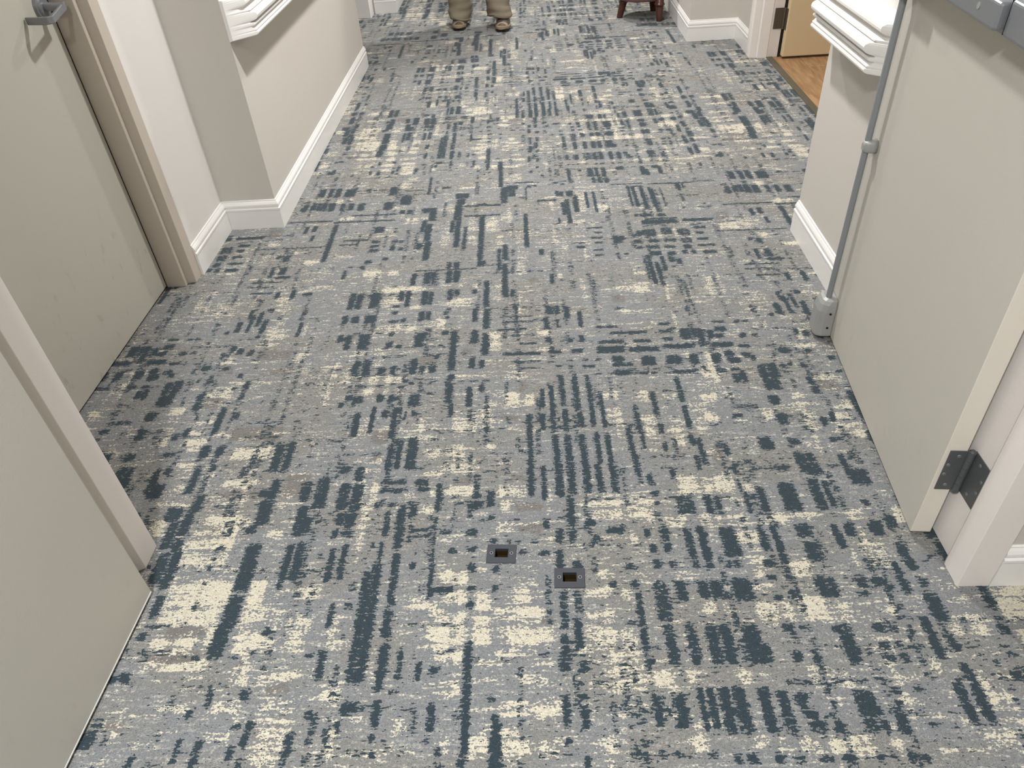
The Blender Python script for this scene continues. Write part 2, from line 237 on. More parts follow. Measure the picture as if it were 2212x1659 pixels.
# ------------------------------------------------------------------ carpet
# Woven plaid of the carpet: one repeat, 1815 x 2665 mm, as woven bars (x0,x1,y0,y1[,strength/10] in mm).
D_RECTS = """1187,1201,750,827,7;1212,1227,746,789;1272,1285,767,804;1432,1446,779,820;1431,1441,721,766,8;1713,1759,735,790;1606,1653,774,814;1271,1315,651,715,8;1339,1359,650,714;1366,1379,649,710;1437,1449,650,721;1471,1491,653,732;1526,1569,654,747;1602,1629,655,761;1635,1651,663,750;1712,1730,667,689;1217,1237,572,614;1220,1237,539,566;1271,1290,522,610;1272,1292,495,519;1303,1323,516,615;1302,1322,492,513;1353,1393,525,611;1442,1459,540,615;1473,1490,502,614;1531,1568,576,616;1535,1571,509,565;1612,1631,542,614;1641,1667,577,616;1699,1729,578,623;1741,1767,600,640;1735,1760,513,556;1739,1764,482,513;1708,1724,468,503;1214,1235,711,730;1218,1230,681,693;1210,1229,649,659;1180,1195,584,612;1185,1203,538,563;1186,1205,495,519;1222,1242,496,517;1349,1361,495,514;1367,1386,495,516;1431,1458,497,514;1122,1146,493,508;1135,1148,352,432;1176,1207,360,461,8;1183,1203,258,351;1226,1249,409,463;1272,1296,415,462;1301,1328,413,464;1348,1391,409,466;1529,1553,414,471;1554,1572,414,470;1617,1639,437,469;1650,1680,437,466;1706,1726,419,463;1748,1768,438,462;1743,1774,354,423;1710,1730,269,368;1745,1762,285,332;1468,1480,413,434;1129,1146,444,464;1427,1452,460,473;1469,1491,458,470;1430,1450,408,423;1608,1634,417,428;1133,1148,290,347;1135,1153,260,277;1229,1249,258,353;1268,1291,260,350;1298,1321,259,350;1342,1377,261,349;1368,1391,263,305;1429,1448,263,287;1468,1483,264,283;1440,1455,304,335,7;1528,1564,330,349;1536,1564,262,330;1083,1096,256,269;1426,1452,335,353;1463,1477,336,351;1609,1634,330,350;1639,1660,331,348;1609,1628,297,309;1639,1654,294,311;1604,1628,263,282;1638,1656,261,284;1136,1154,135,198;1174,1199,133,198;1224,1235,125,213;1242,1255,129,213;1264,1286,122,213;1292,1315,122,215;1339,1361,122,213;1375,1396,122,205;1409,1431,176,203;1411,1442,152,171;1418,1450,124,147;1464,1482,124,147;1520,1559,154,206;1520,1545,124,150;1553,1565,124,150;1594,1615,198,212;1591,1603,168,191;1579,1600,123,168;1712,1732,136,221;1743,1763,139,260;1467,1481,197,209;1454,1470,152,160;1637,1655,201,215;1638,1657,134,145;1086,1097,79,88;1136,1147,79,88;1159,1173,79,89;1180,1194,79,88;1222,1237,76,88;1265,1281,70,84;1289,1311,68,86;1339,1356,68,85;1371,1395,71,83;1419,1446,72,82;1459,1482,76,86;1519,1535,75,87;1545,1561,77,87;1576,1597,77,87;409,439,811,838;452,475,783,837;418,447,683,778;453,482,683,777;426,450,636,677;449,477,630,677;457,473,474,579;424,440,598,623;446,476,599,621;517,534,687,706;551,565,691,707;524,592,769,785;528,598,742,757;614,651,759,786;619,657,742,755;618,663,612,620;620,665,594,602;683,731,437,454;755,796,680,703;726,796,697,704;549,563,599,681;547,558,534,583;525,534,567,583;580,601,560,698;582,602,507,549;584,601,409,507;581,599,327,395;583,599,208,312;586,601,134,189;586,599,106,124;609,628,655,703;611,624,576,638,7;539,562,224,524,9;521,541,224,498,9;672,687,672,771;670,683,522,660,8;673,684,422,522;769,783,712,800,7;757,770,652,681;804,822,686,741;754,780,594,619;761,780,548,565;763,781,495,517;763,782,443,456;762,781,399,414;765,789,713,729;808,822,646,661;819,836,491,509;819,833,440,457;714,736,544,560;691,713,601,614;763,779,82,317;760,774,60,82;822,836,120,159;818,835,60,120;907,925,720,823;942,956,707,828;983,999,712,834;1012,1030,767,833;1002,1020,618,717;1001,1017,571,612;1055,1070,741,831;1083,1101,728,830;1120,1138,724,829;941,954,614,648;970,987,569,613;966,983,496,553;1003,1026,490,521;813,826,184,197;928,954,536,550;881,907,540,553;909,924,569,582;875,888,570,581;853,866,571,583;811,830,573,587;969,987,418,442;968,986,341,418,8;966,983,270,328;961,981,246,270;1001,1019,381,441,8;996,1012,298,372;997,1018,247,271;960,974,134,199;996,1012,132,177;993,1006,60,83;993,1011,188,203;961,974,102,111;1080,1098,447,465;1043,1069,622,639;1095,1135,596,618;1059,1079,572,594;515,528,120,149;623,636,228,301;665,677,228,272;696,712,124,185;664,675,120,178,7;520,555,160,185;692,715,243,260;613,636,202,211;615,629,90,99;687,705,106,113;590,604,76,89;626,639,502,522;2,25,750,851;-5,15,747,757;-21,21,658,706;44,66,687,749;31,56,610,687;1,29,571,658;32,58,560,599;11,39,470,560;43,67,455,565;47,67,383,440;42,63,323,346;231,256,725,796;207,230,732,764;219,255,641,725;204,232,612,641;221,259,447,584;218,256,353,438;212,247,283,358;315,342,717,787;355,389,691,799;322,350,604,704;345,366,609,667;321,339,476,582;345,367,476,587;321,334,451,476;429,444,469,569;456,470,351,411;455,471,229,303;310,329,190,214;241,254,175,214;210,224,149,172;335,351,99,124;315,329,72,103;338,353,59,72;424,441,79,124;422,434,59,75;453,466,149,171;210,222,65,113;248,264,59,110;126,139,58,82;314,329,130,143;339,359,131,145;42,66,227,251;18,38,225,245;425,445,281,291;321,339,334,352;4,45,92,124;25,47,124,150,7;1352,1385,1441,1458;1146,1219,1438,1451;1186,1308,1401,1416;1346,1383,1401,1418;1146,1228,1354,1370;1259,1314,1353,1370;1349,1383,1359,1376;1520,1558,1399,1426;1520,1561,1447,1460;1408,1439,1360,1423;1443,1461,1376,1422;1460,1480,1322,1421;1492,1513,1364,1410;1513,1544,1365,1388;1590,1611,1361,1384;1589,1608,1443,1459;1619,1636,1443,1459;1627,1647,1367,1383;1380,1401,1420,1431;1137,1223,1304,1339;1238,1331,1305,1333;1343,1441,1316,1339;1493,1559,1316,1342;1572,1608,1311,1328;1178,1216,1257,1287;1266,1311,1237,1283;1342,1389,1237,1283;1413,1440,1237,1286;1177,1238,1235,1250;1086,1126,1236,1247;1178,1228,1193,1216;1352,1421,1195,1208;1525,1554,1196,1212;1479,1509,1241,1289;1522,1552,1263,1297;1526,1565,1235,1265;1571,1601,1260,1286;1592,1612,1246,1269;1263,1281,1191,1206;1289,1305,1194,1208;1485,1505,1193,1214;1089,1108,1267,1279;1128,1146,1265,1277;1686,1724,1275,1301;1764,1784,1273,1296;1727,1749,1204,1228;1695,1709,1217,1235;1521,1538,1143,1186;1542,1561,1142,1193;1601,1625,1159,1222;1628,1657,1157,1229;1602,1649,1105,1158;1594,1626,1040,1083;1596,1623,957,1005;1051,1069,729,944;1089,1104,970,1167;1091,1106,828,949;1120,1132,962,1119;1120,1135,803,942;1181,1196,862,966;1212,1225,945,1056;1185,1200,783,862;1217,1227,880,945;1268,1284,1004,1113;1271,1283,936,976;1271,1282,865,903;1349,1365,1065,1178;1348,1363,953,1050;1344,1360,888,933;1362,1377,813,913;1344,1356,796,850;1427,1441,848,898;1300,1310,858,922,7;1090,1102,1167,1199;1525,1559,863,914;1600,1630,879,905;1600,1625,777,854;1628,1647,776,853;1725,1748,1122,1161;1726,1749,1081,1122;1709,1727,953,987;1737,1754,965,1006;1707,1725,756,845;1734,1753,820,850;1758,1776,1368,1404;1784,1805,1357,1393;1738,1759,1480,1549;1803,1818,1515,1606;1767,1778,1558,1619;1547,1572,789,808;1707,1729,888,908;1730,1743,892,908;1710,1726,1471,1493;1482,1509,992,1013;1486,1559,1026,1047,7;294,317,1597,1706;321,345,1600,1699;372,407,1606,1700;473,489,1642,1709;497,515,1603,1707;555,579,1613,1703;581,595,1611,1697;645,664,1640,1707;670,689,1666,1705;456,485,1602,1618;288,312,1509,1562;324,350,1511,1559;370,410,1512,1560;554,576,1515,1572;581,597,1518,1571;293,314,1408,1449;322,342,1362,1447;366,402,1363,1449;554,583,1365,1446;579,593,1408,1449;672,693,1235,1452;458,482,1559,1579;456,486,1508,1524;494,512,1512,1533;640,657,1548,1568;645,661,1521,1537;460,484,1366,1399;495,514,1362,1383;464,480,1428,1454;639,662,1430,1452;632,649,1361,1378;370,392,1224,1305;402,427,1222,1307;451,477,1227,1267;492,509,1229,1273;550,575,1226,1308;584,598,1225,1269;613,634,1230,1267;674,697,1192,1220;672,694,1084,1178;732,751,1672,1701;739,757,1499,1579;739,763,1375,1448;774,795,1585,1757;776,799,1455,1576;775,798,1311,1430;736,756,1246,1306;768,784,1245,1289;734,752,1068,1161;771,787,1133,1173;623,643,1300,1320;368,383,1168,1182;407,425,1167,1181;452,480,1171,1181;499,521,1176,1186;556,572,1174,1186;584,597,1176,1189;614,630,1177,1187;612,640,1125,1137;392,428,1095,1128;502,521,1097,1131;562,596,1075,1134;522,539,941,1071;490,510,1027,1065;460,473,967,1080;411,431,951,1056;579,597,1030,1056;556,566,1019,1056;551,567,822,940;528,544,818,923;589,609,821,945;580,590,827,945;686,698,1026,1083;743,751,1005,1055;371,389,1110,1134;466,489,1100,1135;500,513,1091,1111;355,371,1077,1104;579,634,821,831;869,882,1644,1692;986,1013,1528,1580;1018,1033,1526,1579;978,997,1443,1511;1018,1029,1449,1500;1050,1066,1498,1577;1092,1107,1445,1539;979,999,1370,1402;1087,1104,1364,1404;829,933,1518,1525;839,947,1486,1495;825,921,1443,1452;896,952,1362,1372;844,960,1306,1322;872,958,1268,1276;894,961,1237,1244;987,1024,1309,1328;980,1003,1262,1272;1056,1097,1310,1330;854,949,1410,1416,7;1051,1070,1366,1390;1004,1026,1242,1253;1042,1060,1237,1247;952,965,1053,1138;948,963,961,1028;978,993,948,1150;978,996,713,942;1010,1026,1057,1204;1012,1029,953,1044;1010,1029,722,941;1051,1066,1043,1203;1055,1070,969,1036;909,926,740,1029;5,25,1235,1257;42,59,1169,1219;1,21,975,1096;51,67,1042,1074;-5,25,882,933;39,66,892,932;44,61,830,858;210,235,820,932;244,264,824,937;-37,-24,1482,1587;12,31,1470,1557;5,26,1348,1380;13,31,1687,1737;70,88,1678,1743;141,158,1576,1613;145,159,1446,1532;117,150,1697,1721;5,24,1175,1188;44,58,1131,1152;7,24,1487,1505;7,26,1443,1464;10,35,1602,1621;152,167,1399,1413;11,40,2515,2599;55,77,2511,2602;85,112,2508,2599;130,179,2510,2586;7,24,2387,2458;26,42,2385,2456;45,73,2375,2454;79,109,2372,2450;133,153,2374,2445;169,193,2371,2442;210,240,2366,2438;-31,-11,2376,2447;334,368,2505,2588;326,365,2363,2439;393,443,2404,2491;532,561,2243,2364;400,427,2317,2353;434,457,2312,2353;499,535,2316,2363;223,247,2554,2579;-77,127,2274,2285;129,390,2259,2270;194,390,2314,2325;317,352,2073,2093;316,353,2040,2057;315,355,1999,2025;188,260,2062,2072;200,302,2096,2106;511,746,1841,1849;675,832,2358,2371;679,832,2267,2279;731,775,2371,2383;137,156,1939,2240;48,67,2183,2241;16,34,2174,2237;57,73,2108,2158;397,418,2003,2044;430,449,2001,2030;506,528,2144,2246;526,552,2069,2217;501,525,2007,2059;532,558,1919,2069;310,340,1909,1936;239,253,1803,1867;637,669,2233,2381;648,670,2012,2233;626,644,2133,2235;682,698,1986,2179,8;504,523,1744,1826;552,577,1750,1832;579,596,1749,1831;633,655,1750,1837;661,684,1753,1835;631,648,1848,1901;658,678,1845,1899;745,767,1904,2263;823,842,2537,2811;834,861,2376,2536;841,862,1896,2019;821,835,1823,1987;839,860,1644,1874;315,356,2159,2210;404,425,2067,2091;429,447,2065,2089;299,317,1870,1896;377,398,1930,1955;635,694,2441,2491;642,680,2380,2437;745,779,1860,1903;1394,1538,2136,2170;1556,1676,2146,2170;1586,1634,2084,2104;1586,1620,2042,2061;1583,1626,1993,2013;1578,1643,1945,1961;1584,1637,1891,1914;1176,1240,2119,2131;1201,1236,2079,2091;1186,1231,2036,2052;1110,1160,2001,2012;1194,1227,1998,2012;1264,1315,2015,2050;1345,1379,2040,2057;988,1075,2379,2393;1661,1936,2054,2062;1799,1857,1825,1843;1709,1836,1797,1807;1706,1812,1767,1775;1730,1815,1720,1732;1415,1542,2175,2186;1391,1439,2037,2096,8;1459,1503,2045,2104,8;1520,1567,2034,2088,8;1400,1444,1989,2014;1461,1505,1989,2014;1521,1564,1974,2019,8;1384,1434,1941,1965;1453,1490,1940,1963;1522,1554,1930,1963;1365,1398,2051,2087;1344,1377,1986,2015;1346,1373,1942,1964;1391,1434,1891,1922;1455,1487,1888,1916;1511,1530,1893,1925;1543,1562,1890,1922;1451,1476,1839,1880;1476,1498,1820,1864;1124,1158,1964,1986;1267,1300,1993,2021;1186,1224,1940,1955;1188,1226,1902,1917;1262,1283,1905,1920;1296,1313,1902,1917;1397,1443,2202,2227;1466,1502,2200,2222;1376,1394,2206,2229;1428,1445,2265,2474;1470,1486,2235,2455;1422,1437,1779,1883;1087,1105,2245,2366;1105,1123,2167,2391;1138,1160,2266,2417;1066,1077,2170,2221;1192,1204,2301,2455;1224,1236,2259,2451;926,944,1990,2273;1372,1388,1693,1898;1398,1412,1682,1843;1359,1371,1724,1888,7;1797,1819,1952,1997;1768,1783,1836,1910;1804,1830,1853,1907;1012,1027,1719,1789;1768,1785,1976,2001;979,999,1926,1973;1132,1148,2560,2701,8;1087,1097,2627,2698,7;1224,1250,2603,2698;1259,1274,2600,2703;1288,1307,2597,2699;1262,1282,2538,2599;1289,1311,2535,2588;1238,1252,2541,2597;1460,1483,2601,2695;1482,1498,2591,2661;1516,1548,2665,2697;1545,1557,2616,2686;1376,1388,2294,2496;1395,1411,2292,2493;1429,1441,2289,2475;1464,1478,2285,2472;1510,1520,2281,2460,8;1589,1604,2424,2503;1586,1601,2326,2395,8;1068,1084,2420,2477;1084,1102,2421,2468;1114,1145,2417,2469;937,946,2391,2528,8;1183,1198,2665,2694;1355,1390,2664,2702;963,977,2674,2702;1011,1029,2633,2649;942,967,2519,2543;977,991,2527,2548;858,909,2510,2549;832,864,2428,2515;864,896,2439,2512;1212,1283,2608,2624,8;1056,1094,2550,2568,8;1094,1117,2532,2547;894,978,2569,2581;1308,1439,2509,2518;1470,1614,2498,2508;911,936,2419,2431;1392,1448,2478,2490;1461,1481,2632,2696;1474,1494,2599,2662;1516,1539,2673,2698;1538,1555,2608,2687;1728,1742,2666,2706;1813,1831,2387,2435;1584,1605,2445,2503;1612,1621,2443,2501;1513,1521,2281,2459,7;1774,1789,2383,2418;1540,1665,2496,2506;1629,1699,2507,2515,7;1685,1761,2506,2517,8;1774,1787,2458,2472;569,609,2548,2567;403,489,2538,2547;507,519,2490,2683"""
C_RECTS = """1236,1283,617,652;1317,1346,615,650;1355,1373,617,646;1378,1440,616,648;1449,1471,615,644;1488,1523,617,649;1566,1583,621,647,7;1662,1701,624,659;1168,1218,618,681,6;1286,1333,721,776;1352,1366,723,771;1376,1423,722,774;1443,1471,721,743;1385,1439,666,697,7;1383,1444,557,601,8;1376,1436,509,551,5;1406,1427,468,496;1492,1531,474,504;1631,1645,489,547;1658,1712,489,562;1665,1678,541,568;1387,1433,351,404;1442,1466,357,408;1475,1533,359,415;1278,1302,377,406;1317,1342,372,400,8;1561,1576,356,397,7;1662,1677,373,396,7;1095,1122,290,352,8;1391,1432,423,453,8;1104,1125,422,442;1470,1510,408,422,5;1194,1222,87,120;1313,1337,94,120,8;1351,1368,94,118;1391,1419,97,120;1394,1432,82,101,8;1446,1470,87,118;1480,1519,87,120;1558,1572,87,120;1313,1331,215,255;1355,1367,233,251;1212,1227,223,248;1146,1181,216,244,9;1044,1139,240,252,7;1042,1136,224,232,7;1040,1133,208,216,7;1446,1526,214,254,6;1140,1162,562,596,8;1152,1177,466,482,5;1229,1263,465,496,5;1776,1860,353,371,8;1763,1845,321,344,8;1762,1811,172,213;1786,1864,403,417,6;1718,1792,101,129,7;1766,1830,423,486,5;1687,1706,245,265,8;1767,1817,228,248,4;1459,1494,172,195,5;634,687,791,814;691,772,725,756;828,908,718,756;838,865,673,709;824,869,602,638;699,763,462,495;715,769,412,445;781,814,392,439;867,900,410,443;639,700,394,410;686,767,366,389;681,768,311,357;827,931,369,398;782,813,310,379;839,948,312,346,9;701,759,267,300;831,877,279,302;721,758,195,235;876,935,219,238;836,954,157,183;707,739,81,120;779,815,82,120;1026,1087,424,445;1021,1088,369,385;1032,1078,302,353;1017,1081,269,298,7;1019,1128,206,241,7;840,960,79,113,6;1025,1056,93,116,8;1017,1067,159,171,7;633,662,117,152;1026,1219,685,702,6;1023,1213,644,667,5;949,962,602,625;635,667,666,690,8;593,616,719,738,8;654,673,720,742,8;1055,1076,474,494;877,923,278,295,6;892,948,258,274,5;641,744,193,204,4;477,505,311,324,8;94,194,640,673;73,182,608,626,9;79,186,569,603,9;79,192,515,553,8;88,219,410,479;75,203,363,405;77,114,297,332;134,175,296,331;196,217,309,367;120,216,254,271;76,112,259,272;146,215,162,183;266,301,408,477;261,315,366,403;267,320,295,344;381,424,426,465;369,427,351,383;372,416,301,343;278,321,219,262;360,425,229,253;356,424,167,194;360,430,118,154;365,422,92,120;362,419,60,89;259,316,160,190;263,314,106,127;476,518,184,209;507,521,79,149,8;-44,-10,617,665;97,203,772,799;261,303,605,622;331,352,343,398,7;336,352,282,325;337,353,221,253;70,173,703,725,6;197,241,58,92,5;109,175,78,113,4;445,472,229,253,6;1138,1186,1080,1125;1138,1184,981,1051;1223,1266,1070,1121;1223,1269,971,1012;1233,1265,917,957,8;1304,1335,889,968;1311,1336,975,1009;1307,1336,1070,1096;1411,1453,1062,1098;1403,1444,984,1012;1374,1401,926,959;1379,1400,849,868;1436,1480,1174,1229;1664,1705,1066,1094;1661,1706,975,1015,8;1666,1701,928,974;1233,1266,1521,1551;1185,1248,1657,1679,7;1644,1685,1410,1428;1758,1807,1019,1039;1762,1828,1150,1189,6;1558,1589,979,1013,8;1125,1170,921,961,6;1139,1188,1141,1187,6;1295,1415,1022,1050,6;1667,1721,1029,1057,7;1478,1538,1073,1095,5;1487,1541,974,995,5;1579,1634,1549,1651,3;1626,1714,1555,1668,4;409,463,1712,1731;655,737,1595,1646;419,477,1606,1682,7;518,559,1583,1606;475,555,1462,1500;411,471,1449,1501,8;792,835,1333,1437,8;853,891,1069,1122;909,934,1067,1120;348,376,1193,1214;429,457,1199,1217;484,502,1197,1219;521,553,1190,1217;424,451,1137,1161;482,500,1138,1166;522,549,1135,1167;786,807,973,1086;599,620,968,1023;801,825,891,914;685,741,858,912;634,674,852,902,8;681,782,806,855;426,464,968,1030,8;829,868,824,851;363,401,1332,1348;578,652,1481,1507,7;959,992,1411,1435;956,992,1324,1340;699,778,957,1024,5;853,916,1190,1232,5;789,840,1265,1287,8;1035,1058,1411,1427;1025,1048,1321,1336;637,687,972,996,6;-75,-10,1145,1166;-34,-2,1032,1052;-73,-16,977,1002;-66,-2,923,965,9;-48,-6,906,929;92,209,871,923;-75,-4,849,872,7;25,80,1394,1410;39,110,1433,1493,7;-40,-15,1374,1399;-72,-9,1304,1320;29,83,1628,1715,5;169,213,1316,1347,8;58,100,1492,1609,4;378,432,2574,2629,7;105,139,2447,2484;317,384,1816,1864;415,570,1704,1736;412,451,1821,1853;148,212,2276,2310;435,497,2224,2277;593,634,2027,2148,7;706,740,2018,2102;816,844,2021,2092;551,645,2318,2373,6;694,748,2151,2266,6;-3,33,2006,2029;71,130,1931,1954;773,821,2119,2220,7;185,250,1967,2002,6;412,453,2625,2706,5;1228,1293,2256,2336,7;1159,1196,2264,2442,6;887,930,1786,1859,9;1308,1354,1761,1781;1224,1305,1663,1687,8;1304,1349,1650,1687;1030,1056,1757,1787;1549,1584,1597,1728,6;1692,1758,2075,2123;1401,1477,2239,2331,4;867,919,2039,2123,4;926,984,2058,2155,4;1546,1691,2222,2300,4;1139,1208,2136,2186,4;1670,1711,2268,2320,4;1241,1302,2349,2404,5;894,938,1870,1968,5;1299,1351,1828,1891,4;1029,973,2499,2330,7;842,927,2595,2681,5;1490,1562,2471,2445;1505,1533,2557,2549,6;134,37,2935,2372,7;188,86,2718,2468,5"""
T_RECTS = """870,947,666,702;874,944,598,637;839,855,360,383;914,957,350,377;851,862,321,356;699,762,300,309;1016,1090,355,366;789,798,86,117;856,951,764,797,7;1026,1083,173,188,7;713,761,759,788,8;123,205,557,574;102,198,329,363;80,201,272,297;356,413,198,225;376,424,156,167;265,335,730,815;107,201,624,637,8;95,229,727,759,6;278,310,260,274;50,95,113,149,6;1394,1417,1020,1062;1394,1424,812,886;1747,1811,1091,1150;1213,1264,1582,1634;1365,1438,979,1048,6;1128,1184,1037,1073,7;1199,1254,999,1034,5;475,525,919,978;478,519,846,890;576,632,1275,1321;709,747,1307,1353;888,914,1127,1182;828,894,1001,1026;375,443,1362,1410,6;-68,-14,1267,1297;39,161,1320,1376,8;60,215,947,1008;72,186,1236,1281,6;42,148,1015,1060,5;774,833,2107,2144,5;1682,1749,2137,2224;934,971,1733,1773,8"""

TW, TH = 1815.05, 2664.57
U = np.array((1.81473506, -0.0339189)); V = np.array((-0.04746382, 2.66414843)); ORG = np.array((-0.95, 0.55))
def raster(text, cell=4.0, soft=None, grow=0.0):
    soft0 = soft
    nx, ny = int(TW / cell), int(TH / cell); g = np.zeros((ny, nx), np.float32)
    cx, cy = TW / nx, TH / ny
    for it in text.split(';'):
        n = [float(k) for k in it.split(',')]; a0, a1, b0, b1 = n[:4]; s = n[4] / 10 if len(n) > 4 else 1.0
        if (b0 + b1) / 2 > TH + 60: continue
        if soft0 is None: soft = min(12.0, max(4.0, 0.5 * min(a1 - a0, b1 - b0)))
        a0 -= grow; a1 += grow; b0 -= grow; b1 += grow
        ix = np.arange(int((a0 - soft) / cx) - 1, int((a1 + soft) / cx) + 2)
        iy = np.arange(int((b0 - soft) / cy) - 1, int((b1 + soft) / cy) + 2)
        px = (ix + .5) * cx; py = (iy + .5) * cy
        fx = np.clip(np.minimum(px - a0, a1 - px) / soft + .5, 0, 1)
        fy = np.clip(np.minimum(py - b0, b1 - py) / soft + .5, 0, 1)
        blk = np.outer(fy, fx) * s
        IX, IY = np.meshgrid(ix % nx, iy % ny)
        np.maximum.at(g, (IY, IX), blk.astype(np.float32))
    return g
gD, gC, gT = raster(D_RECTS), raster(C_RECTS, soft=14.0, grow=2), raster(T_RECTS, soft=20.0)
def sprinkle(g, items, cell=4.0):
    ny, nx = g.shape
    for a, b_, w, h_, s in items:
        x0, x1 = int((a - w / 2) / cell), int((a + w / 2) / cell) + 1; y0, y1 = int((b_ - h_ / 2) / cell), int((b_ + h_ / 2) / cell) + 1
        IX, IY = np.meshgrid(np.arange(x0, x1) % nx, np.arange(y0, y1) % ny)
        g[IY, IX] = np.maximum(g[IY, IX], s)
rs = np.random.RandomState(5)
wx = np.sort(rs.uniform(0, TW, 70)); wy = np.sort(rs.uniform(0, TH, 120))      # minor warp and weft lines of the plaid
dash = []
for k in range(240):                                                            # broken thin warp lines
    x = rs.choice(wx) + rs.normal(0, 3); y = rs.uniform(0, TH); n_ = rs.randint(3, 14); st = rs.uniform(.42, .62)
    for j in range(n_):
        if rs.rand() < .72: dash.append((x, y + j * 26, rs.uniform(8, 15), rs.uniform(10, 24), st))
for k in range(170):                                                            # broken thin weft lines
    y = rs.choice(wy) + rs.normal(0, 3); x = rs.uniform(0, TW); n_ = rs.randint(3, 9); st = rs.uniform(.42, .60)
    for j in range(n_):
        if rs.rand() < .7: dash.append((x + j * 38, y, rs.uniform(16, 36), rs.uniform(4, 9), st))
sprinkle(gD, dash)
crm = []
for k in range(600):
    crm.append((rs.uniform(0, TW), rs.choice(wy) + rs.normal(0, 8), rs.uniform(25, 110), rs.choice([4, 4, 8]), rs.uniform(.45, .75)))
for k in range(60):
    x = rs.choice(wx) + 14; y = rs.uniform(0, TH)
    crm.append((x, y, rs.uniform(10, 16), rs.uniform(60, 200), rs.uniform(.5, .7)))
sprinkle(gC, crm)
def sample(g, a, b):
    ny, nx = g.shape; x = a * nx - .5; y = b * ny - .5
    x0 = np.floor(x).astype(int); y0 = np.floor(y).astype(int); fx = x - x0; fy = y - y0
    q = lambda i, j: g[(y0 + j) % ny, (x0 + i) % nx]
    return (q(0, 0) * (1 - fx) + q(1, 0) * fx) * (1 - fy) + (q(0, 1) * (1 - fx) + q(1, 1) * fx) * fy
HOLES = [(-0.1195, 1.0760), (0.0360, 1.0035)]            # the two floor strikes
def carpet():
    Minv = np.linalg.inv(np.stack([U, V], 1)); vs_, fs_, base = [], [], 0
    zones = [(-1.50, 1.405, 0.42, 3.30, 0.007, 0.007), (-3.0, 1.405, 3.30, 5.40, 0.010, 0.010),
             (-3.0, 1.405, 5.40, 9.5, 0.014, 0.016), (-1.9, 1.9, -1.8, 0.42, 0.03, 0.03),
             (-3.0, -1.50, 0.42, 3.30, 0.05, 0.05), (1.405, 1.9, 0.42, 3.30, 0.05, 0.05)]
    for x0, x1, y0, y1, sx, sy in zones:
        nx, ny = max(2, round((x1 - x0) / sx) + 1), max(2, round((y1 - y0) / sy) + 1)
        X, Y = np.meshgrid(np.linspace(x0, x1, nx), np.linspace(y0, y1, ny))
        vs_.append(np.stack([X.ravel(), Y.ravel()], 1))
        i = np.arange(nx * ny).reshape(ny, nx)
        f = np.stack([i[:-1, :-1], i[:-1, 1:], i[1:, 1:], i[1:, :-1]], -1).reshape(-1, 4)
        cx = (X[:-1, :-1] + X[1:, 1:]).ravel() / 2; cy = (Y[:-1, :-1] + Y[1:, 1:]).ravel() / 2
        keep = np.ones(len(cx), bool)
        for hx, hy in HOLES: keep &= ~((abs(cx - hx) < 0.0300) & (abs(cy - hy) < 0.0235))
        fs_.append(f[keep] + base); base += nx * ny
    co = np.concatenate(vs_); fc = np.concatenate(fs_)
    me = bpy.data.meshes.new('floor'); me.vertices.add(len(co)); me.loops.add(fc.size); me.polygons.add(len(fc))
    me.vertices.foreach_set('co', np.concatenate([co, np.zeros((len(co), 1))], 1).astype(np.float32).ravel())
    me.loops.foreach_set('vertex_index', fc.astype(np.int32).ravel())
    me.polygons.foreach_set('loop_start', np.arange(0, fc.size, 4, dtype=np.int32))
    me.polygons.foreach_set('loop_total', np.full(len(fc), 4, np.int32))
    me.update(calc_edges=True)
    ab = (Minv @ (co - ORG).T)
    at = me.attributes.new('weave', 'FLOAT_COLOR', 'POINT')
    col = np.stack([sample(gD, *ab), sample(gC, *ab), sample(gT, *ab), np.ones(len(co))], 1).astype(np.float32)
    at.data.foreach_set('color', col.ravel())
    o = bpy.data.objects.new('floor', me); C.objects.link(o); o['kind'] = 'structure'
    o['label'] = 'grey carpet woven with a navy, cream and taupe broken plaid'
    return o
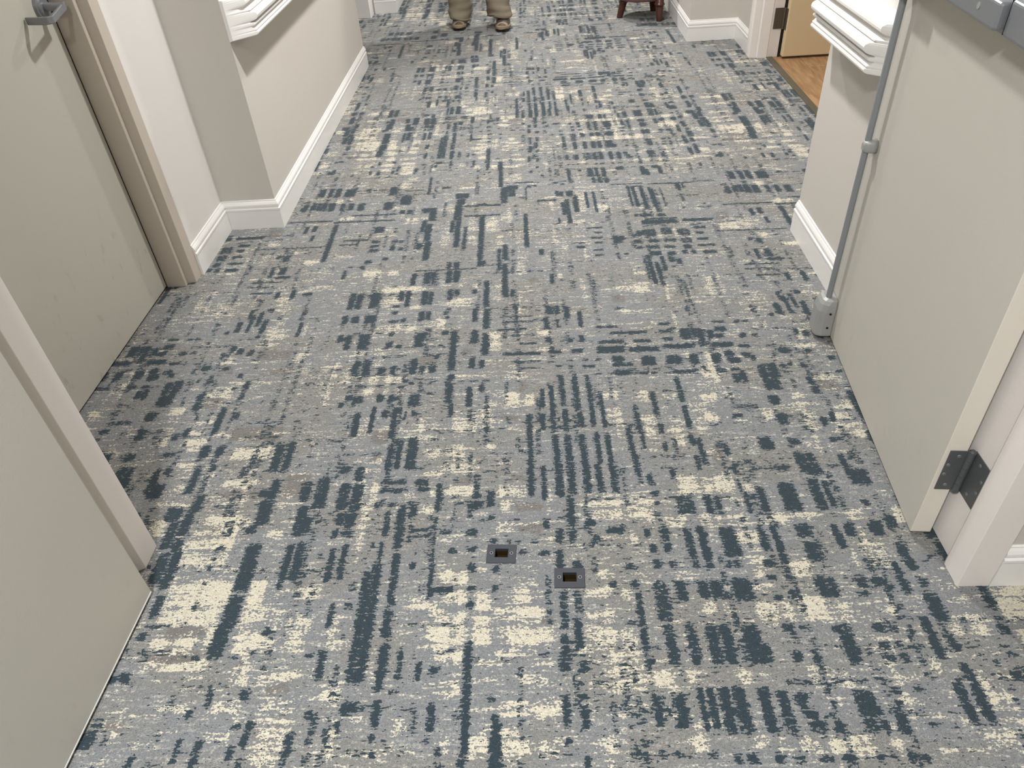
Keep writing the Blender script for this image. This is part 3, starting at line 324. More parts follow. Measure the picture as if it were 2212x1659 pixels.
def carpet_mat():
    m = bpy.data.materials.new('woven_carpet'); m.use_nodes = True; nt = m.node_tree; b = nt.nodes['Principled BSDF']
    N = nt.nodes.new; L = nt.links.new
    tc = N('ShaderNodeTexCoord')
    def noise(sx, sy, detail=2.0, off=0.0, rough=0.5):
        mp = N('ShaderNodeMapping'); mp.inputs['Scale'].default_value = (sx, sy, 1)
        mp.inputs['Location'].default_value = (off, off * 1.7, off * .3)
        mp.inputs['Rotation'].default_value = (0, 0, R(1.0)); L(tc.outputs['Object'], mp.inputs[0])
        n = N('ShaderNodeTexNoise'); n.inputs['Scale'].default_value = 1.0; n.inputs['Detail'].default_value = detail
        n.inputs['Roughness'].default_value = rough
        L(mp.outputs[0], n.inputs['Vector']); return n.outputs['Fac']
    def ma(op, a, c, d=None):
        n = N('ShaderNodeMath'); n.operation = op
        for i, v in enumerate((a, c, d)):
            if v is None: continue
            if isinstance(v, (int, float)): n.inputs[i].default_value = v
            else: L(v, n.inputs[i])
        return n.outputs[0]
    def ss(v, lo, hi, out=1.0):
        n = N('ShaderNodeMapRange'); n.interpolation_type = 'SMOOTHSTEP'
        L(v, n.inputs[0]); n.inputs[1].default_value = lo; n.inputs[2].default_value = hi
        n.inputs[4].default_value = out; return n.outputs[0]
    def mix(f, a, c):
        n = N('ShaderNodeMix'); n.data_type = 'RGBA'
        if isinstance(f, (int, float)): n.inputs[0].default_value = f
        else: L(f, n.inputs[0])
        for i, v in ((6, a), (7, c)):
            if isinstance(v, tuple): n.inputs[i].default_value = v
            else: L(v, n.inputs[i])
        return n.outputs[2]
    at = N('ShaderNodeAttribute'); at.attribute_name = 'weave'
    sp = N('ShaderNodeSeparateColor'); L(at.outputs['Color'], sp.inputs[0]); d, c, t = sp.outputs
    row = noise(48, 210, 2.0, 3.1)            # ragged pick-by-pick ends of the woven bars
    fine = noise(190, 260, 1.0, 8.3)
    streak = noise(22, 160, 2.0, 14.7)
    zone = noise(5.5, 4.2, 2.0, 21.2)         # drifts of paler and smoother ground
    zone2 = noise(3.2, 6.0, 2.0, 33.0)
    tuft = N('ShaderNodeTexVoronoi'); tuft.inputs['Scale'].default_value = 300; tuft.feature = 'F1'
    L(tc.outputs['Object'], tuft.inputs['Vector'])
    dm = ma('ADD', d, ma('ADD', ma('MULTIPLY', ma('SUBTRACT', row, .5), 2.0), ma('MULTIPLY', ma('SUBTRACT', fine, .5), 1.7)))
    micro = noise(75, 150, 2.0, 51.0)
    warp = ss(noise(34, 1.6, 1.0, 61.0), .54, .66)     # smooth grey stripes running along and across the plaid
    weft = ss(noise(1.6, 30, 1.0, 67.0), .55, .67)
    plaid = ma('MAXIMUM', warp, weft)
    dm = ma('ADD', dm, ma('ADD', .05, ma('MULTIPLY', ma('ADD', warp, weft), .05)))
    dm = ma('ADD', dm, ma('MULTIPLY', ss(ma('ADD', micro, ma('MULTIPLY', ma('SUBTRACT', zone2, .5), .5)), .56, .70), ma('ADD', .26, ma('MULTIPLY', plaid, .22))))
    dmask = ss(dm, .48, .64)
    cm = ma('ADD', ma('MULTIPLY', c, .56), ma('ADD', ma('MULTIPLY', ma('SUBTRACT', streak, .5), 1.5), ma('MULTIPLY', ma('SUBTRACT', fine, .5), 1.5)))
    cm = ma('ADD', cm, ma('MULTIPLY', ma('SUBTRACT', zone, .5), .75))
    cm = ma('SUBTRACT', cm, ma('MULTIPLY', plaid, .20))
    cmask = ss(cm, .27, .46)
    tm = ma('ADD', ma('MULTIPLY', t, .75), ma('ADD', ma('MULTIPLY', ma('SUBTRACT', row, .5), .9), ma('MULTIPLY', ma('SUBTRACT', zone2, .5), 1.1)))
    tmask = ss(tm, .30, .60, .75)
    ground = mix(ss(zone2, .42, .62), srgb(*GREY_COOL), srgb(*GREY_WARM))
    ground = mix(ss(ma('ADD', streak, ma('MULTIPLY', ma('SUBTRACT', fine, .5), .6)), .50, .72, .55), ground, srgb(*GREY_PALE))
    ground = mix(tmask, ground, srgb(*TAUPE))
    colr = mix(cmask, ground, srgb(*CREAM))
    colr = mix(dmask, colr, srgb(*NAVY))
    pile = noise(420, 420, 1.0, 40.0)
    hv = N('ShaderNodeMix'); hv.data_type = 'RGBA'; hv.blend_type = 'MULTIPLY'; hv.inputs[0].default_value = 1.0
    L(colr, hv.inputs[6])
    vr = N('ShaderNodeMapRange'); L(ma('ADD', ma('MULTIPLY', pile, .6), ma('MULTIPLY', fine, .4)), vr.inputs[0])
    vr.inputs[1].default_value = .3; vr.inputs[2].default_value = .7; vr.inputs[3].default_value = .64; vr.inputs[4].default_value = 1.34
    cmb = N('ShaderNodeCombineColor'); [L(vr.outputs[0], cmb.inputs[i]) for i in range(3)]
    L(cmb.outputs[0], hv.inputs[7]); L(hv.outputs[2], b.inputs['Base Color'])
    b.inputs['Roughness'].default_value = 1.0; b.inputs['Specular IOR Level'].default_value = 0.1
    b.inputs['Sheen Weight'].default_value = 0.12; b.inputs['Sheen Roughness'].default_value = 0.6
    h = ma('ADD', ma('MULTIPLY', ma('SUBTRACT', 1.0, tuft.outputs['Distance']), .5), ma('MULTIPLY', pile, .6))
    bp = N('ShaderNodeBump'); bp.inputs['Strength'].default_value = 0.55; bp.inputs['Distance'].default_value = 0.004
    L(h, bp.inputs['Height']); L(bp.outputs['Normal'], b.inputs['Normal'])
    return m
GREY_COOL, GREY_WARM, GREY_PALE = (122, 124, 125), (124, 123, 119), (160, 158, 151)
TAUPE, CREAM, NAVY = (110, 105, 100), (193, 186, 168), (45, 58, 65)
carpet().data.materials.append(carpet_mat())

# ------------------------------------------------------------------ room shell
XL, XR, XI, XA = -1.078, 0.968, -1.302, 1.322
def slab(name, x0, x1, y0, y1, z0, z1, mt, label=None):
    bm = NB(); box(bm, x0, x1, y0, y1, z0, z1); return struct(name, bm, mt, label)
slab('ceiling', -3.2, 5.2, -2.0, 9.7, CEIL, CEIL + 0.1, M['ceiling'])
slab('wall_left', XL - 0.9, XL, 2.805, 5.01, 0, CEIL, M['wall'], 'beige corridor wall on the left under the white rail')
# left recess wall (x = XI) with the door opening, y 1.40..2.385 cut to z 2.1
slab('wall_left_recess', XI - 0.30, XI, 2.433, 2.805, 0, CEIL, M['wall_upper'], 'narrow pale wall between side door frame and corner')
slab('wall_left_near', XI - 0.30, XI, 1.12, 1.40, 0, CEIL, M['wall'])
slab('wall_left_header', XI - 0.30, XI, 1.40, 2.433, 2.17, CEIL, M['wall'])
slab('wall_left_back', -2.0, -1.60, 1.12, 2.805, 0, CEIL, M['wall'])
# double-door partition
slab('wall_near_left', -1.75, -1.04, 0.965, 1.12, 0, CEIL, M['wall'])
slab('wall_near_right', 0.925, 1.75, 0.965, 1.12, 0, CEIL, M['wall'])
slab('wall_near_header', -1.04, 0.925, 0.965, 1.12, 2.20, CEIL, M['wall'])
slab('wall_entry_left', -1.85, -1.75, -1.8, 1.12, 0, CEIL, M['wall'])
slab('wall_entry_right', 1.75, 1.85, -1.8, 1.12, 0, CEIL, M['wall'])
slab('wall_entry_back', -1.85, 1.85, -1.9, -1.8, 0, CEIL, M['wall'])
# right: wall behind the open leaf, its end, the alcove and the room doorway
bm = NB(); box(bm, XR, XA + 0.12, 1.12, 2.555, 0, 0.855); box(bm, XR, XA + 0.12, 1.12, 2.555, 0.855, CEIL, 1)
struct('wall_right', bm, [M['wall'], M['wall_upper']], 'greige wall behind the open door with white paint above the rail')
slab('wall_right_alcove', XA, XA + 0.12, 2.555, 3.40, 0, CEIL, M['wall'])
slab('wall_right_header', XA, XA + 0.12, 3.40, 4.72, 2.14, CEIL, M['wall'])
slab('wall_right_far', XA, XA + 0.12, 4.72, 5.25, 0, CEIL, M['wall'])
slab('wall_right_corner', 1.018, XA + 0.12, 5.135, 9.5, 0, CEIL, M['wall'], 'far right wall jutting out beyond the room doorway')
slab('wall_far_left', -3.1, -1.075, 6.42, 9.5, 0, CEIL, M['wall'], 'far left wall beyond the side opening')
slab('wall_side_end', -3.2, -3.1, 5.0, 6.5, 0, CEIL, M['wall'])
slab('wall_side_near', -3.1, XL - 0.9, 4.9, 5.01, 0, CEIL, M['wall'])
slab('wall_far_end', -3.1, 1.5, 9.5, 9.6, 0, CEIL, M['wall'])
slab('wall_room_back', 5.0, 5.1, 2.4, 6.0, 0, CEIL, M['wall'])
slab('wall_room_near', XA + 0.12, 5.0, 2.4, 2.5, 0, CEIL, M['wall'])
slab('wall_room_far', XA + 0.12, 5.0, 5.9, 6.0, 0, CEIL, M['wall'])

# wood floor of the side room: one plank at a time over a dark joint base
bm = NB(); box(bm, 1.405, 5.0, 2.5, 5.9, -0.02, -0.003); fl = struct('floor.001', bm, M['wood_gap'], 'oak plank floor of the side room')
PW, PL = 0.150, 1.20
bm = NB(); box(bm, 0.0006, PW - 0.0006, 0.0006, PL - 0.0006, -0.004, 0.0)
pl = obj('plank', bm, M['wood'], fl, bevel=0.0012, seg=1)
pme = pl.data; first = True
for i in range(9):
    off = (i * 0.47) % PL
    for j in range(-1, 4):
        x, y = 1.440 + i * PW, 2.55 - off + j * PL
        if y + PL < 2.5 or y + PL > 5.95: continue
        if first: o = pl; first = False
        else:
            o = pl.copy(); C.objects.link(o); o.parent = fl
        o.location = (x, y, 0.0)
bm = NB(); prism(bm, [(1.403, 3.40), (1.441, 3.40), (1.441, 4.70), (1.403, 4.70)], -0.002, 0.004)
struct('trim_1', bm, M['strip'], 'dark reducer strip between carpet and oak floor', bevel=0.0015)

# ------------------------------------------------------------------ baseboards
BASE = [(0, 0.0), (0.013, 0.0), (0.013, 0.078), (0.0145, 0.082), (0.0145, 0.089), (0.0095, 0.092), (0.0095, 0.096),
        (0.0125, 0.099), (0.0118, 0.106), (0.0085, 0.113), (0.0045, 0.119), (0.0045, 0.122), (0, 0.124)]
def baseboard(name, path, label=None):
    bm = NB(); edge_strip(bm, path, BASE); return struct(name, bm, M['trim'], label)
# walking direction keeps the wall on the LEFT of the path, the room on the right
baseboard('baseboard_left', [(XI, 2.4345), (XI, 2.805), (XL, 2.805), (XL, 5.01)],
          'white moulded baseboard stepping round the left wall corner')
baseboard('baseboard_right', [(XR, 2.555), (XR, 1.12)], 'white baseboard on the wall behind the open door')
baseboard('baseboard_right_alcove', [(XA, 3.33), (XA, 2.60)])
baseboard('baseboard_right_far', [(1.018, 9.4), (1.018, 5.135), (XA, 5.135), (XA, 4.745)], 'white baseboard zigzagging round the far right corner')
baseboard('baseboard_far_left', [(-1.235, 6.42), (-1.075, 6.42), (-1.075, 9.4)], 'white baseboard on the far left wall')
baseboard('baseboard_near_right', [(0.932, 0.965), (1.75, 0.965)], 'white baseboard beside the near right door jamb')

# ------------------------------------------------------------------ wall rails (bumper mouldings)
RAIL = [(0, 0.724), (0.080, 0.730), (0.0865, 0.734), (0.088, 0.741), (0.0865, 0.7475), (0.082, 0.7485), (0.079, 0.7500), (0.079, 0.7515), (0.084, 0.753),
        (0.084, 0.757), (0.078, 0.762), (0.073, 0.767), (0.071, 0.772), (0.071, 0.774), (0.080, 0.7755), (0.085, 0.779), (0.086, 0.784), (0.083, 0.789),
        (0.071, 0.791), (0.071, 0.796), (0.082, 0.798), (0.091, 0.803), (0.0965, 0.812), (0.098, 0.822), (0.0955, 0.832),
        (0.089, 0.839), (0.080, 0.842), (0.074, 0.8425), (0.074, 0.8455), (0.080, 0.8465), (0.080, 0.851), (0.070, 0.852), (0.056, 0.854), (0.050, 0.857), (0.047, 0.862),
        (0.048, 0.867), (0.055, 0.869), (0.064, 0.873), (0.071, 0.880), (0.073, 0.889), (0.071, 0.899), (0.064, 0.907), (0.053, 0.912),
        (0.030, 0.915), (0, 0.916)]
RAIL = [(d, 0.730 + 0.70 * (z - 0.730)) for d, z in RAIL]
def rail(name, xw, sign, y_near, y_far, label):
    """moulded rail on the wall x = xw; the near end is cut back at an angle so that every bump dies into the wall"""
    bm = NB(); rows = []
    for k in range(4):
        row = []
        for d, z in RAIL:
            y = (y_near + 0.004, y_near + 0.74 * d + 0.008, y_far - 0.3 * d - 0.004, y_far)[k]
            dd = (min(d, 0.012), d, d, min(d, 0.012))[k]
            row.append(bm.verts.new((xw + sign * dd, y, z)))
        rows.append(row)
    n = len(RAIL)
    for a, b in zip(rows, rows[1:]):
        for i in range(n - 1): bm.faces.new((a[i], b[i], b[i + 1], a[i + 1]))
        bm.faces.new((a[-1], b[-1], b[0], a[0]))
    bm.faces.new(rows[0]); bm.faces.new(rows[-1])
    return struct(name, bm, M['trim'], label)
rail('trim_2', XL, 1, 2.80, 5.0, 'white moulded bumper rail on the left wall')
rail('trim_3', XR, -1, 1.985, 2.555, 'white moulded bumper rail ending behind the open door')

# ------------------------------------------------------------------ door frames
def frame(name, poly, mt, z1, label=None, bevel=0.0015):
    bm = NB(); prism(bm, poly, 0, z1); return struct(name, bm, mt, label, bevel=bevel)
# side door frame (far jamb seen, near jamb hidden)
frame('trim_4', [(-1.46, 2.352), (-1.329, 2.352), (-1.329, 2.376), (XI + 0.004, 2.378), (XI + 0.004, 2.4335), (XI - 0.02, 2.4335), (XI - 0.02, 2.44), (-1.46, 2.44)],
      M['frame_tan'], 2.17, 'beige steel frame of the left side door')
frame('trim_5', [(-1.46, 1.40), (XI + 0.004, 1.40), (XI + 0.004, 1.425), (-1.46, 1.425)], M['frame_tan'], 2.17)
# double-door frame, two steel jambs with rabbets on opposite sides (one leaf swings each way)
frame('trim_6', [(-1.04, 0.953), (-0.981, 0.953), (-0.981, 1.058), (-0.967, 1.066), (-0.967, 1.133), (-1.04, 1.133)], M['frame'], 2.20,
      'painted steel jamb of the double doors on the left')
frame('trim_7', [(0.93, 0.953), (0.93, 1.133), (0.880, 1.133), (0.880, 1.029), (0.866, 1.018), (0.8625, 1.012), (0.8625, 0.953)], M['frame'], 2.20,
      'painted steel jamb of the double doors on the right')
bm = NB(); box(bm, -0.981, 0.880, 0.953, 1.133, 2.15, 2.20); struct('trim_8', bm, M['frame'])
# room door frame: reveal seen square on, casing edge toward the corridor
frame('trim_9', [(XA - 0.018, 4.700), (1.345, 4.694), (1.348, 4.686), (1.404, 4.684), (1.404, 4.690), (1.470, 4.694), (1.470, 4.785), (XA - 0.018, 4.785)],
      M['frame'], 2.14, 'cream casing of the side room doorway')
frame('trim_10', [(XA - 0.018, 3.335), (1.470, 3.335), (1.470, 3.405), (XA - 0.018, 3.405)], M['frame'], 2.14)
bm = NB(); box(bm, XA - 0.018, 1.47, 3.405, 4.684, 2.09, 2.16); struct('trim_11', bm, M['frame'])
frame('trim_12', [(-1.50, 6.30), (-1.252, 6.285), (-1.247, 6.30), (-1.247, 6.44), (-1.50, 6.44)], M['trim'], 2.14, 'white casing edge past the far end of the left wall')

# ------------------------------------------------------------------ doors
def dbox(bm, T, s0, s1, n0, n1, z0, z1):
    v = box(bm, s0, s1, n0, n1, z0, z1)
    for p in v: p.co = T @ p.co
def door_T(ox, oy, ang, face):
    """local x along the leaf from its hinge edge, local y out of the visible face"""
    c, s = math.cos(ang), math.sin(ang)
    return Matrix(((c, -s * face, 0, ox), (s, c * face, 0, oy), (0, 0, 1, 0), (0, 0, 0, 1)))
I4 = Matrix.Identity(4)

# door_1: closed side door on the left, lever lock on its far side
bm = NB(); box(bm, -1.445, -1.400, 1.43, 2.3475, 0.008, 2.10)
d1 = struct('door_1', bm, M['door'], 'closed beige side door with scuffed foot and lever handle', bevel=0.002)
d1['category'] = 'door'
bm = NB(); cyl(bm, (-1.400, 2.302, 0.972), (-1.392, 2.302, 0.972), 0.036, 0.033, 32); cyl(bm, (-1.392, 2.302, 0.972), (-1.386, 2.302, 0.972), 0.028, 0.024, 32)
rose = obj('rose', bm, M['steel'], d1, bevel=0.001)
bm = NB(); cyl(bm, (-1.388, 2.302, 0.972), (-1.330, 2.302, 0.969), 0.012, 0.0105, 20)
obj('spindle', bm, M['steel'], rose)
bm = NB()
prof = [(-1.338, 2.318, .969), (-1.322, 2.205, .957), (-1.330, 2.196, .957), (-1.345, 2.194, .957), (-1.396, 2.206, .957)]
pw = [0.011, 0.010, 0.010, 0.010, 0.010]
rws = []
pts = [Vector(p) for p in prof]
for i, p in enumerate(pts):
    d = (pts[min(i + 1, len(pts) - 1)] - pts[max(i - 1, 0)]).normalized(); side = Vector((-d.y, d.x, 0)).normalized()
    h = pw[i]; w = 0.0045
    rws.append([p + side * w + Vector((0, 0, h)), p - side * w + Vector((0, 0, h)), p - side * w - Vector((0, 0, h)), p + side * w - Vector((0, 0, h))])
loft(bm, rws, smooth=False)
obj('lever', bm, M['steel'], d1, bevel=0.0025, seg=2, label='satin steel lever that returns to the door')
bm = NB(); box(bm, -1.4005, -1.3995, 2.3476, 2.3519, 0.0, 2.1); box(bm, -1.45, -1.4005, 2.3476, 2.3519, 0.0, 2.1)
obj('gap_shade', bm, M['gap_fill'], d1)  # dark filler paints the shade in the gap between door and frame

# door_2: left leaf of the double doors, swung toward the viewer
T2 = door_T(-0.9215, 0.993, R(-90 - 1.8), 1)
bm = NB(); dbox(bm, T2, 0, 0.90, -0.0445, 0.0, 0.010, 2.13)
d2 = struct('door_2', bm, M['door_clean'], 'beige double-door leaf swung toward the viewer, lower left', bevel=0.0015); d2['category'] = 'door'

bm = NB(); dbox(bm, T2, 0.001, 0.899, -0.001, 0.0009, 0.0095, 0.0125); obj('edge_strip', bm, M['trim'], d2, label='highlight along the bare bottom edge of the leaf, painted as a pale strip')  # pale strip stands in for the highlight on the leaf's bare edge

# door_3: right leaf, swung away, with vertical-rod exit device
T3 = door_T(0.8185, 1.0955, R(90 - 4.6), 1)
bm = NB(); dbox(bm, T3, 0.0, 0.842, -0.0445, 0.0, 0.012, 2.13)
for f in bm.faces:
    if abs(sum((T3.inverted() @ v.co).x for v in f.verts) / 4) < 1e-4: f.material_index = 1
d3 = struct('door_3', bm, [M['door_clean'], M['door_edge']], 'beige double-door leaf swung away with push bar and vertical rod', bevel=0.002); d3['category'] = 'door'
def P3(s, n, z): return T3 @ Vector((s, n, z))
bm = NB(); cyl(bm, P3(0.787, 0.023, 0.13), P3(0.787, 0.023, 1.03), 0.0084, None, 16)
obj('rod', bm, M['rod'], d3, label='thin grey vertical latch rod')
# rod guide: saddle with rounded nose
bm = NB(); secs = []
for k, (n_, hw, hh) in enumerate(((0.0, 0.017, 0.0165), (0.012, 0.017, 0.0165), (0.024, 0.0155, 0.0160), (0.031, 0.0125, 0.0135), (0.0345, 0.007, 0.008))):
    secs.append([P3(0.785 + hw * math.copysign(abs(math.cos(t)) ** .5, math.cos(t)), n_, 0.603 + hh * math.copysign(abs(math.sin(t)) ** .5, math.sin(t)))
                 for t in [2 * math.pi * i / 24 for i in range(24)]])
loft(bm, secs)
gd = obj('rod_guide', bm, M['grey_paint'], d3)
for dz in (-.009, .009):
    bm = NB(); cyl(bm, P3(0.800, 0.024, 0.603 + dz), P3(0.8015, 0.0265, 0.603 + dz), 0.0028, None, 12)
    obj('screw', bm, M['screw'], gd)
# bottom latch case: domed shoe
bm = NB(); secs = []
for z_, w0, w1, nn in ((0.012, 0.757, 0.836, 0.050), (0.020, 0.756, 0.837, 0.0515), (0.060, 0.758, 0.836, 0.0515), (0.100, 0.758, 0.836, 0.0505),
                       (0.122, 0.760, 0.834, 0.046), (0.134, 0.763, 0.831, 0.040), (0.139, 0.768, 0.826, 0.033)):
    k = 0.010
    secs.append([P3(w0, 0.0, z_), P3(w0, nn - 2.2 * k, z_), P3(w0 + k * .6, nn - k * .6, z_), P3(w0 + 1.8 * k, nn, z_),
                 P3(w1 - 1.8 * k, nn, z_), P3(w1 - k * .6, nn - k * .6, z_), P3(w1, nn - 2.2 * k, z_), P3(w1, 0.0, z_)])
loft(bm, secs, smooth=False)
lc = obj('latch_case', bm, M['grey_paint'], d3, bevel=0.004, seg=3, label='grey cast latch case at the foot of the rod')
for z_ in (0.045, 0.095):
    bm = NB(); cyl(bm, P3(0.7575, 0.016, z_), P3(0.7555, 0.016, z_), 0.0035, None, 12); obj('screw', bm, M['dark'], lc)
bm = NB(); cyl(bm, P3(0.790, 0.022, 0.001), P3(0.790, 0.022, 0.02), 0.007, None, 12); obj('bolt', bm, M['dark'], lc)
# push bar
bm = NB(); dbox(bm, T3, 0.06, 0.70, 0.0, 0.034, 1.005, 1.072)
pb = obj('push_bar', bm, M['steel'], d3, bevel=0.004, seg=2, label='satin steel push bar rail')
bm = NB(); dbox(bm, T3, 0.252, 0.70, 0.030, 0.060, 1.016, 1.062)
pad = obj('push_pad', bm, M['steel'], pb, bevel=0.006, seg=3)
bm = NB(); dbox(bm, T3, 0.2466, 0.2476, 0.0, 0.0445, 1.012, 1.066); obj('gap', bm, M['dark'], pb)
bm = NB(); dbox(bm, T3, 0.02, 0.2465, 0.0, 0.046, 1.010, 1.068); obj('end_housing', bm, M['steel'], pb, bevel=0.006, seg=3)
bm = NB(); cyl(bm, P3(0.328, 0.0595, 1.040), P3(0.328, 0.0610, 1.040), 0.0058, None, 20); obj('dogging_hole', bm, M['grey_paint'], pb)
bm = NB(); dbox(bm, T3, 0.70, 0.822, 0.0, 0.062, 0.985, 1.092); obj('latch_head', bm, M['steel'], pb, bevel=0.008, seg=3)
# bottom hinge of door_3
hz0, hz1 = 0.157, 0.273
bm = NB(); dbox(bm, T3, -0.0022, 0.0006, -0.0485, -0.010, hz0, hz1)
h3 = obj('hinge', bm, M['hinge'], d3, bevel=0.0015, label='dark steel butt hinge near the floor')
pv = P3(-0.004, -0.052, 0); bm = NB()
for k in range(5):
    z0 = hz0 + (hz1 - hz0) * k / 5
    cyl(bm, (pv.x, pv.y, z0 + .0003), (pv.x, pv.y, z0 + (hz1 - hz0) / 5 - .0003), 0.0078, None, 24)
cyl(bm, (pv.x, pv.y, hz1), (pv.x, pv.y, hz1 + .004), 0.0062, .004, 16); cyl(bm, (pv.x, pv.y, hz0 - .004), (pv.x, pv.y, hz0), .004, 0.0062, 16)
obj('knuckle', bm, M['hinge'], h3)
bm = NB(); prism(bm, [(0.8775, 1.028), (0.8801, 1.028), (0.8801, 1.090), (0.8775, 1.090)], hz0, hz1)
obj('jamb_leaf', bm, M['hinge'], h3, bevel=0.001)
for n_, z_ in ((-0.018, .252), (-0.016, .216), (-0.016, .196), (-0.022, .172)):
    pass
for n_, z_ in ((-0.031, .258), (-0.017, .232), (-0.0165, .205), (-0.028, .173)):
    bm = NB(); cyl(bm, P3(-0.0020, n_, z_), P3(-0.0032, n_, z_), 0.0044, .0036, 16); obj('screw', bm, M['screw'], h3)
for y_, z_ in ((1.062, .258), (1.040, .232), (1.040, .200), (1.062, .173)):
    bm = NB(); cyl(bm, (0.8777, y_, z_), (0.8767, y_, z_), 0.0044, .0036, 16); obj('screw', bm, M['screw'], h3)

# door_4: room door standing open inside the far right doorway
bm = NB(); box(bm, 1.482, 2.36, 4.640, 4.684, 0.012, 2.08)
d4 = struct('door_4', bm, M['tan_door'], 'tan room door standing open on oak floor, far right', bevel=0.006, seg=3); d4['category'] = 'door'
bm = NB(); box(bm, 1.4795, 1.4825, 4.648, 4.683, 0.158, 0.272)
h4 = obj('hinge', bm, M['hinge_brown'], d4, bevel=0.001, label='brown steel hinge on the tan door')
bm = NB(); cyl(bm, (1.474, 4.684, 0.158), (1.474, 4.684, 0.272), 0.0068, None, 16); obj('knuckle', bm, M['hinge_brown'], h4)
bm = NB(); box(bm, 1.418, 1.472, 4.6855, 4.6905, 0.160, 0.272); obj('jamb_leaf', bm, M['hinge_brown'], h4, bevel=0.001)
bm = NB(); box(bm, 1.4715, 1.4815, 4.6895, 4.6935, 0.0, 2.08); obj('gap_shade', bm, M['dark'], d4)  # black strip put in for the shaded gap between jamb and door

# ------------------------------------------------------------------ floor strikes
def strike(hx, hy, rz, label):
    root = empty('floor_strike', (hx, hy, 0), rz); tag(root, label, 'strike plate', 'floor strikes for the double doors')
    a, b, ha, hb = 0.0345, 0.0265, 0.0150, 0.0120; hy0 = 0.002
    bm = NB(); z0, z1 = -0.006, 0.0022
    o_ = [(-a, -b), (a, -b), (a, b), (-a, b)]; i_ = [(-ha, -hb + hy0), (ha, -hb + hy0), (ha, hb + hy0), (-ha, hb + hy0)]
    vo = [[bm.verts.new((x, y, z)) for x, y in o_] for z in (z0, z1)]; vi = [[bm.verts.new((x, y, z)) for x, y in i_] for z in (z0, z1)]
    for k in range(4):
        j = (k + 1) % 4
        bm.faces.new((vo[1][k], vo[1][j], vi[1][j], vi[1][k])); bm.faces.new((vo[0][j], vo[0][k], vi[0][k], vi[0][j]))
        bm.faces.new((vo[0][k], vo[0][j], vo[1][j], vo[1][k])); bm.faces.new((vi[0][j], vi[0][k], vi[1][k], vi[1][j]))
    obj('plate', bm, M['strike'], root, bevel=0.0009)
    bm = NB(); lo = [bm.verts.new((x, y, -0.022)) for x, y in i_]; hi = [bm.verts.new((x, y, -0.006)) for x, y in i_]
    for k in range(4): bm.faces.new((lo[k], hi[k], hi[(k + 1) % 4], lo[(k + 1) % 4]))
    bm.faces.new(lo); obj('pocket', bm, M['grit'], root, label='open pocket with brown grit in it')
    for s in (-1, 1):
        bm = NB(); cyl(bm, (s * 0.0235, 0.001, 0.0018), (s * 0.0235, 0.001, 0.0034), 0.0046, 0.0040, 18)
        sc = obj('screw', bm, M['screw'], root)
        bm = NB(); cyl(bm, (s * 0.0235, 0.001, 0.0032), (s * 0.0235, 0.001, 0.0040), 0.0027, 0.0025, 6); obj('socket', bm, M['dark'], sc)
    return root
strike(*HOLES[0], R(-3), 'dark steel floor strike farther from the viewer, left of the other')
strike(*HOLES[1], R(-2), 'dark steel floor strike nearer the viewer, right of the other')

# ------------------------------------------------------------------ stool by the far right wall
root = empty('stool', (0.800, 5.835, 0)); tag(root, 'burgundy stool on turned mahogany legs beside the far right wall', 'stool')
def lathe(bm, prof, cx=0, cy=0, n=32, lean=(0, 0)):
    rr = []
    for r_, z_ in prof: rr.append(ring(cx + lean[0] * z_, cy + lean[1] * z_, z_, max(r_, 0.0005), max(r_, 0.0005), n))
    loft(bm, rr)
bm = NB(); lathe(bm, [(0.150, 0.122), (0.168, 0.126), (0.174, 0.14), (0.174, 0.20), (0.170, 0.30), (0.172, 0.34), (0.168, 0.36)]); obj('seat_base', bm, M['burgundy'], root)
bm = NB(); lathe(bm, [(0.165, 0.36), (0.178, 0.375), (0.182, 0.40), (0.176, 0.425), (0.150, 0.445), (0.09, 0.455), (0.01, 0.457)]); obj('cushion', bm, M['burgundy'], root)
for lx, ly, lean in ((0.643, 5.83, (0.25, 0.02)), (0.906, 5.665, (0.0, 0.22)), (0.905, 5.965, (-0.15, -0.2))):
    dx, dy = lx - 0.800, ly - 5.835
    bm = NB(); lathe(bm, [(0.020, 0.0), (0.0215, 0.004), (0.024, 0.04), (0.027, 0.085), (0.028, 0.098), (0.034, 0.101), (0.035, 0.107), (0.031, 0.112), (0.029, 0.118), (0.030, 0.17)], dx, dy, 24, lean)
    obj('leg', bm, M['mahogany'], root)

# ------------------------------------------------------------------ person in khaki trousers, standing far down the hall, facing the viewer
FL, FR = (-0.520, 5.735), (-0.208, 5.628)          # toe tips
AL, AR = (-0.517, 5.955, 0.085), (-0.232, 5.845, 0.085)
HIP = Vector((-0.375, 5.93, 0.95))
verts = [(HIP.x, HIP.y, HIP.z), (HIP.x - .095, HIP.y, .90), (-0.50, 5.93, .50), AL, (-0.517, 5.80, 0.035),
         (HIP.x + .095, HIP.y, .90), (-0.262, 5.87, .50), AR, (-0.215, 5.70, 0.035),
         (HIP.x, HIP.y, 1.15), (HIP.x, HIP.y + .01, 1.38), (HIP.x, HIP.y, 1.50), (HIP.x, HIP.y - .02, 1.58), (HIP.x, HIP.y - .03, 1.68), (HIP.x, HIP.y - .02, 1.75),
         (HIP.x - .17, HIP.y, 1.42), (HIP.x - .23, HIP.y + .02, 1.14), (HIP.x - .25, HIP.y - .06, .90), (HIP.x - .25, HIP.y - .08, .82),
         (HIP.x + .17, HIP.y, 1.42), (HIP.x + .23, HIP.y + .02, 1.14), (HIP.x + .25, HIP.y - .06, .90), (HIP.x + .25, HIP.y - .08, .82)]
